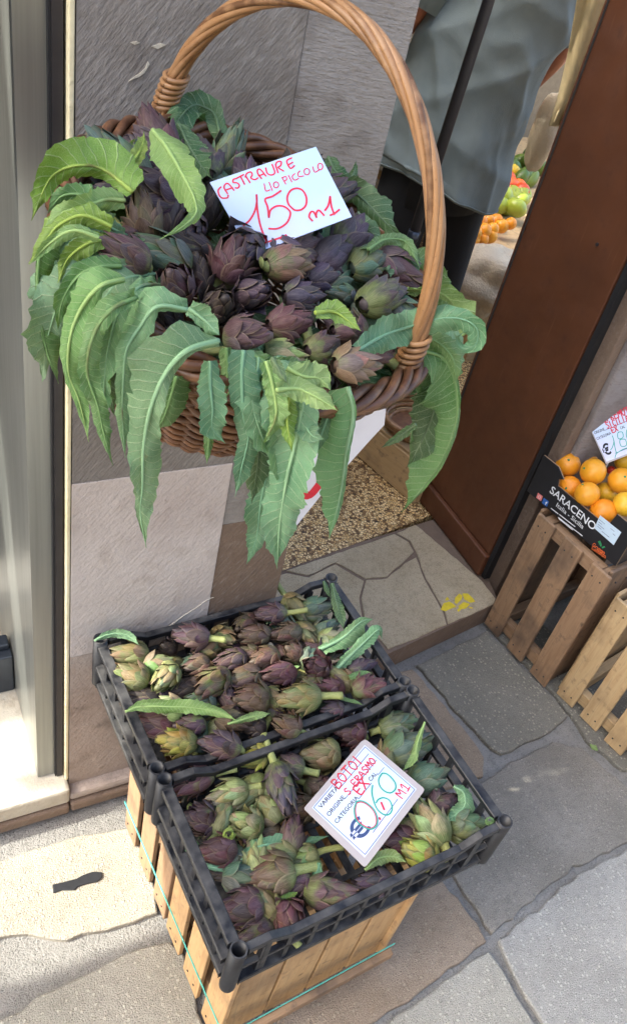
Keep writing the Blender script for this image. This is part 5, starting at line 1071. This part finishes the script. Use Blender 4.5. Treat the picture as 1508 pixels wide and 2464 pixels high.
k.text('f', (338, 1422), (362, 1440), 60, .0008, 'icon_letter', 'white_print', ob, .02, False); k.strokes([ell(264, 1320, 16, 18)], 5, .0008, 'icon_ring', 'white_print', ob)
k.poly([(1095, 1570), (1385, 1805), (1280, 1978), (1015, 1745)], .0008, .0007, 'label', 'label_blue', ob)
k.strokes([[(1085, 1625), (1160, 1690)], [(1075, 1660), (1120, 1695)], [(1065, 1690), (1150, 1760)], [(1060, 1720), (1110, 1760)], [(1240, 1750), (1290, 1790)], [(1120, 1790), (1220, 1870)], [(1270, 1820), (1300, 1850)]], 6, .001, 'label_print', 'blue_print', ob, False)
k.text('Gruppo', (985, 1985), (1150, 2110), 62, .0006, 'printed_words', 'orange_print', ob, .01); k.text('Costanzo', (975, 2030), (1165, 2160), 62, .0006, 'printed_words', 'orange_print', ob, .01)
k.poly([(1065, 1930), (1095, 1915), (1118, 1975), (1105, 2005)], .0006, .0005, 'logo_leaf', 'leaf_logo', ob); k.poly([(1112, 2010), (1150, 1990), (1165, 2010), (1130, 2025)], .0006, .0005, 'logo_leaf', 'leaf_logo', ob)
def fruit_me(name, m, n=16, sq=.94, dim=.08):
    V = []; rows = 11
    for j in range(rows + 1):
        a = math.pi * j / rows; r = math.sin(a); z = math.cos(a) * sq - dim * math.exp(-(r / .22) ** 2) * (1 if a < 1.5 else -.5)
        for i in range(n): b = 2 * math.pi * i / n; q = r * (1 + .012 * math.sin(3 * b + j)); V.append((q * math.cos(b), q * math.sin(b), z))
    return mesh(name, V, [(j * n + i, (j + 1) * n + i, (j + 1) * n + (i + 1) % n, j * n + (i + 1) % n) for j in range(rows) for i in range(n)], M[m], True)
OR, YL = fruit_me('orange_skin', 'orange_rind'), fruit_me('orange_skin', 'yellow_rind'); ST = MB().tube([(0, 0, .84), (0, 0, .92)], [.12, .07], 6).me('stalk_end', M['leaf_logo'])
frng = random.Random(3)
def fruit(name, me, p, r, label, cat, group, stalk=True):
    t = thing(name, label, cat, group=group); t.location = tuple(p); t.scale = (r, r, r); t.rotation_euler = (frng.uniform(-1.2, 1.2), frng.uniform(-1.2, 1.2), frng.uniform(0, 6))
    obj('skin', me, t)
    if stalk: obj('stalk_end', ST, t)
    return t
def plane_box(x, y, z): return onz(*Z('o', x, y), z)
for x, y, r, zz, me, lb in [(650, 870, 175, .50, OR, 'orange at the far corner of the box, next to the black flap'), (905, 775, 160, .50, OR, 'orange at the back of the box against the price tag'), (1000, 970, 185, .525, OR, 'largest orange on top in the middle of the box'),
    (680, 1185, 160, .475, OR, 'orange low behind the box name, second from the far corner'), (920, 1278, 178, .50, OR, 'bright round orange at the front of the box'), (1170, 1260, 150, .475, YL, 'yellowish orange half hidden behind the bright round one'),
    (1385, 1095, 182, .525, OR, 'deep orange fruit at the right edge of the photo'), (1440, 820, 150, .53, YL, 'yellow-green orange below the tag at the right edge'), (1135, 1520, 190, .48, OR, 'orange at the front corner behind the pale label'), (1440, 1420, 175, .51, YL, 'yellow orange at the right edge near the front corner')]:
    c = plane_box(x, y, zz); fruit('orange', me, c, px2m(r * ZM['o'][2], c), lb, 'orange', 'oranges in the black box')
c = plane_box(1245, 950, .495); fruit('tomato', fruit_me('tomato_skin', 'red_net'), c, px2m(60 * ZM['o'][2], c), 'small glossy red fruit under the tag among the oranges', 'fruit', None, False)
po = onz(*Z('o', 1250, 520), .60)
t2 = thing('price_tag', 'price tag standing behind the oranges at the right edge', 'price tag', tuple(po))
k = Card('o', po, (-.55, -.55, .55))
k.poly([(930, 322), (1440, 122), (1750, 10), (1960, 560), (1178, 862)], 0, .004, 'card', 'lamination', t2); k.poly([(946, 330), (1440, 138), (1735, 28), (1935, 548), (1182, 835)], .0005, .0004, 'sheet', 'card_sheet', t2)
k.text('VARIETA', (985, 378), (1138, 312), 38, .001, 'printed_word', 'black_print', t2, .012); k.text('ORIGINE', (1022, 460), (1160, 402), 38, .001, 'printed_word', 'black_print', t2, .012); k.text('CATEGORIA', (1055, 538), (1250, 458), 38, .001, 'printed_word', 'black_print', t2, .012)
k.text('CAL', (1378, 392), (1440, 368), 38, .001, 'printed_word', 'black_print', t2, .012); k.text('€', (1160, 755), (1262, 715), 150, .001, 'euro_sign', 'black_print', t2, .03)
k.strokes([[(945, 336), (1130, 262)], [(1160, 405), (1470, 275)], [(1300, 720), (1500, 640)]], 6, .0009, 'printed_rule', 'blue_print', t2, False)
k.strokes(hand('SPREMUTA', (1140, 300), (1560, 150), 92), 15, .0012, 'handwriting', 'red_marker', t2); k.strokes(hand('SICILIA', (1190, 380), (1500, 268), 84), 13, .0012, 'handwriting', 'red_marker', t2); k.strokes(hand('EX', (1262, 440), (1350, 405), 70), 14, .0012, 'handwriting', 'red_marker', t2)
k.strokes([[(1265, 480), (1285, 560), (1262, 640), (1240, 672)], [(1285, 540), (1300, 640), (1318, 710)], [(1345, 430), (1400, 430), (1410, 500), (1350, 520), (1335, 460), (1350, 428)], [(1370, 530), (1440, 530), (1455, 610), (1390, 625), (1365, 570), (1372, 528)], [(1460, 400), (1540, 420), (1560, 520), (1490, 540), (1455, 470), (1462, 400)], [(1300, 780), (1320, 725), (1400, 670), (1480, 640)]], 10, .0012, 'handwriting', 'green_marker', t2)
q0 = k.p(1330, 600) - k.n * .006; MB().tube([q0 - po, np.array((q0[0] + .012, q0[1] + .004, .425)) - po], .0028, 8).build('holder_stick', M['white_print'], t2, True)
q0 = onplane(690, 500, co, BN * .45 - FWD * .9) - (CAMP - co) * .006; MB().tube([q0 - co, q0 - BN * .10 - co], .003, 8).build('holder_stick', M['wood_board'], pc, True)

# =====================================================================================
# INSIDE THE SHOP
# =====================================================================================
MB()
lw = tag(MB().box((.20, 1.27, 0), (.30, 3.69, 2.6)).build('added_side_wall', M['wall_plaster']), 'unseen plaster side wall added to keep sun out of the shop', 'wall')  # unseen wall, added to shade the open-topped shop from the sun
bw = tag(MB().box((.2, 3.7, 0), (4.2, 3.8, 2.2)).build('shop_wall', M['wall_plaster']), 'warm plaster wall at the back of the shop', 'wall')
rack = thing('shelf_rack', 'brown wooden shelf rack at the back of the shop', 'shelf', (1.0, 3.1, .062))
for z in (.35, .62, .90, 1.12, 1.32, 1.6): bevel(MB().box((-.1, 0, z), (1.25, .4, z + .03)).build('shelf_board', M['wood_old'], rack), .004)
for x in (-.1, .55, 1.21): MB().box((x, .405, 0), (x + .05, .44, 1.9)).build('post', M['wood_old'], rack)
for i in range(8): board('back_slat', 1.45, .05, .012, 'wood_old', rack, (-.15, .446, .3 + i * .18), (1, 0, 0), (0, 0, 1))
pole = thing('hanging_rod', 'dark metal rod hanging in the shop doorway', 'rod', tuple(ony(985, 592, 1.2)))
p0, p1 = ony(985, 592, 1.2), ony(1175, 0, 1.2); p2_ = p0 + (p1 - p0) * 2.5
MB().tube([np.array((0, 0, 0)), p2_ - p0], .0095, 12).build('rod', M['iron'], pole, True); MB().tube([(p1 - p0) * .03, (p1 - p0) * .075], .0112, 12).build('collar', M['dark_steel'], pole, True)
hookm = MB().tube([p2_ - p0, p2_ - p0 + (0, .02, .03), p2_ - p0 + (0, .05, .04)], .006, 8).build('hook', M['iron'], pole, True)

# person seen from behind
random.seed(4)
PX, PY, PZ = 1.555, 2.02, .062
person = thing('person', 'person in grey t-shirt and black trousers standing with back turned in the shop', 'person', (PX, PY, PZ))
def loft(rings, n=28, cap=True):
    """rings of (centre, rx, ry, power)"""
    V = []
    for c, rx, ry in rings:
        for i in range(n): a = 2 * math.pi * i / n; V.append((c[0] + rx * math.cos(a), c[1] + ry * math.sin(a), c[2]))
    f = [(j * n + i, j * n + (i + 1) % n, (j + 1) * n + (i + 1) % n, (j + 1) * n + i) for j in range(len(rings) - 1) for i in range(n)]
    if cap: f += [tuple(range(n))[::-1], tuple(range((len(rings) - 1) * n, len(rings) * n))]
    return V, f
def skin_body():
    J = {'pelvis': (0, 0, .92, .12), 'spine': (0, -.01, 1.12, .125), 'chest': (0, -.01, 1.32, .13), 'neck0': (0, 0, 1.46, .06), 'neck': (0, .02, 1.53, .055), 'head': (0, .05, 1.64, .092), 'crown': (0, .05, 1.73, .07),
         'shl': (-.17, 0, 1.40, .058), 'ell': (-.225, .05, 1.13, .042), 'wrl': (-.16, .27, 1.06, .030), 'pal': (-.15, .34, 1.05, .032), 'shr': (.17, 0, 1.40, .058), 'elr': (.270, .0, 1.13, .044), 'wrr': (.305, .14, .98, .030), 'par': (.31, .19, .93, .034),
         'hil': (-.10, 0, .86, .085), 'knl': (-.11, .02, .50, .060), 'anl': (-.11, -.02, .10, .042), 'tol': (-.12, .12, .03, .035), 'hir': (.10, 0, .86, .085), 'knr': (.11, .02, .50, .060), 'anr': (.11, -.02, .10, .042), 'tor': (.12, .12, .03, .035)}
    E = [('pelvis', 'spine'), ('spine', 'chest'), ('chest', 'neck0'), ('neck0', 'neck'), ('neck', 'head'), ('head', 'crown'), ('chest', 'shl'), ('shl', 'ell'), ('ell', 'wrl'), ('wrl', 'pal'), ('chest', 'shr'), ('shr', 'elr'), ('elr', 'wrr'), ('wrr', 'par'),
         ('pelvis', 'hil'), ('hil', 'knl'), ('knl', 'anl'), ('anl', 'tol'), ('pelvis', 'hir'), ('hir', 'knr'), ('knr', 'anr'), ('anr', 'tor')]
    for s, base, dirs in (('l', J['pal'], (0, 1, -.1)), ('r', J['par'], (0, .15, -1))):
        d = nrm(dirs); sd = np.array((1, 0, 0)) if s == 'l' else np.array((0, 1, 0)); b = np.array(base[:3])
        for i, (o, l) in enumerate([(-.034, .060), (-.022, .072), (-.006, .080), (.010, .074), (.026, .058)]):
            r0 = b + sd * o * 1.1 + d * .02; r1 = r0 + d * l * .55 + sd * (-.03 if i == 0 else 0); r2 = r1 + d * l * .45 + np.array((0, .02 if s == 'r' else 0, -.02 if s == 'l' else 0))
            for q, p in enumerate((r0, r1, r2)): J[f'{s}{i}{q}'] = (*p, .0095 - .001 * q)
            E += [('pal' if s == 'l' else 'par', f'{s}{i}0'), (f'{s}{i}0', f'{s}{i}1'), (f'{s}{i}1', f'{s}{i}2')]
    names = list(J); me = bpy.data.meshes.new('body'); me.from_pydata([J[n][:3] for n in names], [(names.index(a), names.index(b)) for a, b in E], []); me.materials.append(M['skin'])
    o = obj('body', me, person); sk = o.modifiers.new('skin', 'SKIN'); sk.use_smooth_shade = True
    lay = me.skin_vertices[0] if me.skin_vertices else None
    if lay is None:
        bpy.context.view_layer.objects.active = o; bpy.ops.mesh.customdata_skin_add(); lay = me.skin_vertices[0]
    for i, n in enumerate(names): lay.data[i].radius = (J[n][3], J[n][3]); lay.data[i].use_root = (n == 'pelvis')
    ss = o.modifiers.new('sub', 'SUBSURF'); ss.levels = ss.render_levels = 1
    return o
skin_body()
V, f = loft([((0, .05, 1.60), .085, .10), ((0, .045, 1.66), .098, .112), ((0, .04, 1.72), .090, .105), ((0, .045, 1.765), .06, .07), ((0, .05, 1.78), .01, .012)], 20); obj('hair', mesh('hair', V, f, M['hair'], True), person)
# t-shirt: torso loft with hanging folds, sleeves
n = 110; keyr = [(.745, .190, .150), (.752, .195, .156), (.80, .196, .157), (.88, .185, .150), (.98, .184, .145), (1.08, .198, .142), (1.18, .203, .142), (1.28, .208, .140), (1.36, .202, .128), (1.42, .165, .105), (1.47, .085, .075), (1.48, .078, .068)]
zk = [.745, .752, .765] + list(np.linspace(.78, 1.46, 44)) + [1.47, 1.48]; rings = [(z, float(np.interp(z, [k[0] for k in keyr], [k[1] for k in keyr])), float(np.interp(z, [k[0] for k in keyr], [k[2] for k in keyr])), 0) for z in zk]
def ridge(x): return (1 - abs(math.sin(x))) ** 2
V = []
for z, rx, ry, _ in rings:
    low = max(0, min(1, (1.10 - z) / .3)); midw = math.exp(-((z - 1.08) / .20) ** 2)
    for i in range(n):
        a = 2 * math.pi * i / n
        fold = .011 * low * math.sin(7 * a + 1.6 * math.sin(3 * a)) + .016 * midw * ridge(2.3 * a + z * 13 + .6 * math.sin(5 * a)) + .013 * midw * ridge(1.7 * a - z * 17 + 1.1) + .012 * low * ridge(4.1 * a + z * 5) + .010 * ridge(1.3 * a + z * 21 + .8 * math.sin(z * 9)) * (z < 1.4)
        fold *= min(1, (1.48 - z) / .12)
        V.append(((rx + fold) * math.cos(a) - .022 + .05 * max(0, min(1, (z - .98) / .25)), (ry + fold) * math.sin(a) - .01, z + (.012 * math.sin(2 * a) if z < .79 else 0) - (.045 * math.cos(a) if z < .79 else .02 * math.cos(a) * max(0, 1 - (z - .79) / .4))))
f = [(j * n + i, j * n + (i + 1) % n, (j + 1) * n + (i + 1) % n, (j + 1) * n + i) for j in range(len(rings) - 1) for i in range(n)]
o = obj('t_shirt', mesh('t_shirt', V, f, M['shirt_grey'], True), person); s = o.modifiers.new('sub', 'SUBSURF'); s.levels = s.render_levels = 1; s = o.modifiers.new('so', 'SOLIDIFY'); s.thickness = .003
hem = MB().tube([np.array(V[i]) * (1.004, 1.004, 1) for i in list(range(n, 2 * n)) + [n]], .0022, 5, cap=False).build('hem_seam', M['shirt_grey'], o, True)
for sx, el in ((-1, (-.236, .035, 1.14)), (1, (.272, -.002, 1.10))):
    A, B = np.array((sx * .155, 0, 1.415)), np.array(el); mid = A + (B - A) * .5; m = MB().tube([A, A + (B - A) * .25, mid, A + (B - A) * .82], [.085, .080, .074, .076], 20, cap=False)
    q = m.build('sleeve', M['shirt_grey'], o, True); ss = q.modifiers.new('so', 'SOLIDIFY'); ss.thickness = .003
tr = MB().tube([(-.02, 0, .70), (-.02, 0, .80), (-.01, 0, .98)], [.150, .158, .150], 24)
for sx in (-1, 1): tr.tube([(sx * .085 - .02, 0, .86), (sx * .10 - .01, .012, .66), (sx * .11, .015, .46), (sx * .112, -.005, .25), (sx * .113, -.01, .075)], [.094, .092, .080, .072, .070], 20)
tro = tr.build('trousers', M['black_cloth'], person, True); tro.scale = (1, .82, 1)
for sx in (-1, 1):
    V, f = loft([((sx * .118, .045, .0), .048, .135), ((sx * .118, .045, .03), .050, .137), ((sx * .118, .02, .06), .046, .105), ((sx * .116, -.01, .095), .040, .055)], 18); obj('shoe', mesh('shoe', V, f, M['shoe'], True), person)

def lump(name, p, r, m, label, cat, amp=.25, fq=7, seed=1, flat=(1, 1, 1), parts=None):
    g = np.random.default_rng(seed); K = g.normal(size=(7, 3)); K = K / np.linalg.norm(K, axis=1)[:, None] * fq; ph = g.uniform(0, 6.28, 7)
    bm = bmesh.new(); bmesh.ops.create_icosphere(bm, subdivisions=4, radius=1)
    for v in bm.verts:
        d = np.array(v.co); a = sum(abs(math.sin(K[i] @ d * .5 + ph[i])) for i in range(7)) / 7 - .6; v.co = Vector(d * (1 + amp * a * 1.6))
        v.co.x *= flat[0]; v.co.y *= flat[1]; v.co.z *= flat[2]
    me = bpy.data.meshes.new(name); bm.to_mesh(me); bm.free(); me.materials.append(M[m]); me.polygons.foreach_set('use_smooth', [True] * len(me.polygons))
    t = thing(name, label, cat, tuple(p)); o = obj('bag_body' if 'bag' in name else 'head', me, t); o.scale = (r, r, r); return t
# display table with produce boxes (right of the person, behind the door leaf)
TZ = .50
tb = thing('display_table', 'wooden produce table behind the brown door', 'table', (2.0, 2.15, .062))
bevel(MB().box((0, 0, TZ - .14), (1.5, 1.4, TZ - .10)).build('table_top', M['wood_board'], tb), .004)
for x in (.03, 1.42):
    for y in (.03, 1.32): MB().box((x, y, 0), (x + .05, y + .05, TZ - .141)).build('leg', M['wood_board'], tb)
ORD = 'first second third fourth fifth sixth seventh eighth ninth tenth eleventh twelfth'.split()
def pile(name, P, zz, r, me, m, label, cat, group):
    for i, (x, y) in enumerate(sorted(P, key=lambda q: q[0] - .2 * q[1])): c = onz(*Z('i', x, y), zz + .012 * (i % 3)); fruit(name, me, c, r * frng.uniform(.9, 1.1), (ORD[i] + ' ' + label) if len(P) > 2 else ('lower ', 'upper ')[i] + label, cat, group, False)
pile('orange', [(635, 1270), (680, 1250), (725, 1240), (770, 1245), (650, 1310), (700, 1300), (750, 1290), (800, 1275), (640, 1345), (690, 1345), (735, 1330), (850, 1260)], .50, .026, OR, None, 'orange counted from the black trousers in the pile inside the shop', 'orange', 'oranges piled inside the shop')
TM = fruit_me('tomato_skin', 'tomato'); pile('tomato', [(770, 1060), (810, 1030), (850, 1000), (800, 1075), (845, 1050), (890, 1060), (910, 1075), (780, 1030), (830, 1010)], .50, .040, TM, None, 'red tomato counted from the grey shirt hem in the shop', 'tomato', 'tomatoes heaped inside the shop')
LT = fruit_me('leaf_clump', 'lettuce', 14, .8, .3)
pile('lettuce', [(760, 1120), (810, 1110), (860, 1100), (900, 1130), (830, 1150), (880, 1170), (780, 1160), (920, 1100)], .50, .045, LT, None, 'light green lettuce counted from the grey shirt in the shop', 'lettuce', 'lettuces inside the shop')
PG = fruit_me('pepper_skin', 'pepper_green', 12, 1.6, .2); PYm = fruit_me('pepper_skin', 'pepper_yellow', 12, 1.2, .2)
pile('pepper', [(870, 950), (920, 990), (960, 960), (900, 1010), (940, 920), (985, 900), (840, 930), (960, 1010), (1000, 930), (900, 910), (960, 870), (1010, 880)], .49, .034, PG, None, 'dark green pepper counted from the grey shirt on the produce table', 'pepper', 'green peppers inside the shop')
pile('pepper', [(845, 975), (865, 965)], .52, .03, PYm, None, 'yellow pepper above the tomatoes', 'pepper', 'yellow peppers inside the shop')
bag = lump('plastic_bag', ony(1310, 318, 2.1), .095, 'plastic_bag', 'pale plastic bag hanging from the hand of the person in grey', 'bag', .35, 6, 5, (.5, .4, 1.2))
sk = lump('crumpled_bag', onz(1160, 672, .40), .13, 'paper_bag', 'crumpled pale bag on the shop floor below the oranges', 'bag', .4, 9, 8, (1.2, .9, .95))
sk2 = lump('crumpled_bag', onz(1165, 735, .22), .17, 'paper_bag', 'second crumpled pale bag beside the brown door', 'bag', .4, 9, 12, (1.0, .8, 1.2))
cl = thing('hanging_cloth', 'cream cloth strip hanging beside the brown door', 'cloth', tuple(ony(1350, 150, 1.62)))
L0 = np.array(cl.location); V = []
LE = [(1398, -60), (1386, 0), (1376, 60), (1366, 120), (1356, 180), (1342, 240), (1322, 303)]; RE = [(1470, -60), (1440, 0), (1425, 60), (1410, 120), (1392, 180), (1370, 240), (1326, 306)]
for (a, b), (c, d_) in zip(LE, RE):
    for j in range(9): u = j / 8; V.append(ony(a + (c + 30 - a) * u, b, 1.62 + .02 * math.sin(u * 9 + b * .01)) - L0)
o = obj('cloth', mesh('cloth', V, [(i * 9 + j, i * 9 + j + 1, i * 9 + j + 10, i * 9 + j + 9) for i in range(6) for j in range(8)], M['cream_cloth'], True), cl); s = o.modifiers.new('so', 'SOLIDIFY'); s.thickness = .004
# yellow crate, low wooden box with tray and carton
yc = thing('yellow_crate', 'yellow slotted plastic crate behind the person', 'crate', tuple(ony(952, 310, 2.75)))
for i in range(4): MB().box((-.12, 0, i * .062), (.34, .012, i * .062 + .040)).build('slat', M['yellow_plastic'], yc)
for x in (-.12, .10, .325): MB().box((x, .013, 0), (x + .015, .03, .235)).build('post', M['yellow_plastic'], yc)
yt = MB().box((-.12, .031, 0), (.34, .3, .01)).build('crate_floor', M['yellow_plastic'], yc)
ysup = thing('wooden_stool', 'low wooden stand under the yellow crate', 'stand', (float(yc.location.x), float(yc.location.y), .062)); zt = float(yc.location.z) - .062
MB().box((-.14, -.01, zt - .03), (.36, .32, zt - .001)).build('stand_top', M['wood_old'], ysup)
for x in (-.12, .31):
    for y in (.0, .28): MB().box((x, y, 0), (x + .03, y + .03, zt - .031)).build('leg', M['wood_old'], ysup)
f0, f1 = onz(857, 1104, STZ), onz(987, 1216, STZ); f0 = f1 + (f0 - f1) * 1.5
d = f0 - f1; rot = math.atan2(d[1], d[0]) - math.pi / 2
wb = thing('wooden_box', 'plain wooden box standing on the terrazzo inside the doorway', 'box', mat=Matrix.Translation((f1[0], f1[1], STZ)) @ Matrix.Rotation(rot, 4, 'Z'))
ln = np.linalg.norm(d)
board('side_board', ln, .13, .012, 'wood_board', wb, (.012, 0, .001), (0, 1, 0), (0, 0, 1)); board('side_board', ln, .13, .012, 'wood_board', wb, (.26, 0, .001), (0, 1, 0), (0, 0, 1))
for y in (0.0, ln - .012): board('end_board', .234, .13, .012, 'wood_board', wb, (.013, y + .012, .001), (1, 0, 0), (0, 0, 1))
for i in range(4): board('lid_board', ln - .003, .056, .010, 'wood_board', wb, (.073 + i * .062 - .0, .001, .133), (0, 1, 0), (-1, 0, 0))
wbm = wb.matrix_world
trp = np.array(wbm @ Vector((.12, ln * .42, .15)))
trc = thing('wicker_tray', 'round wicker tray on the wooden box inside the doorway', 'tray', tuple(trp))
for k_, (rr, zz, tr_) in enumerate([(.085, .0, .007), (.098, .013, .007), (.107, .026, .008), (.112, .040, .009)]): MB().tube([(rr * math.cos(a), rr * math.sin(a), zz) for a in np.linspace(0, 6.2832, 33)], tr_, 8, cap=False).build('wicker_ring', M['withe_handle'], trc, True)
MB().prism([(.085 * math.cos(a), .085 * math.sin(a)) for a in np.linspace(0, 6.1, 24)], -.006, .0).build('tray_floor', M['withe_dark'], trc)
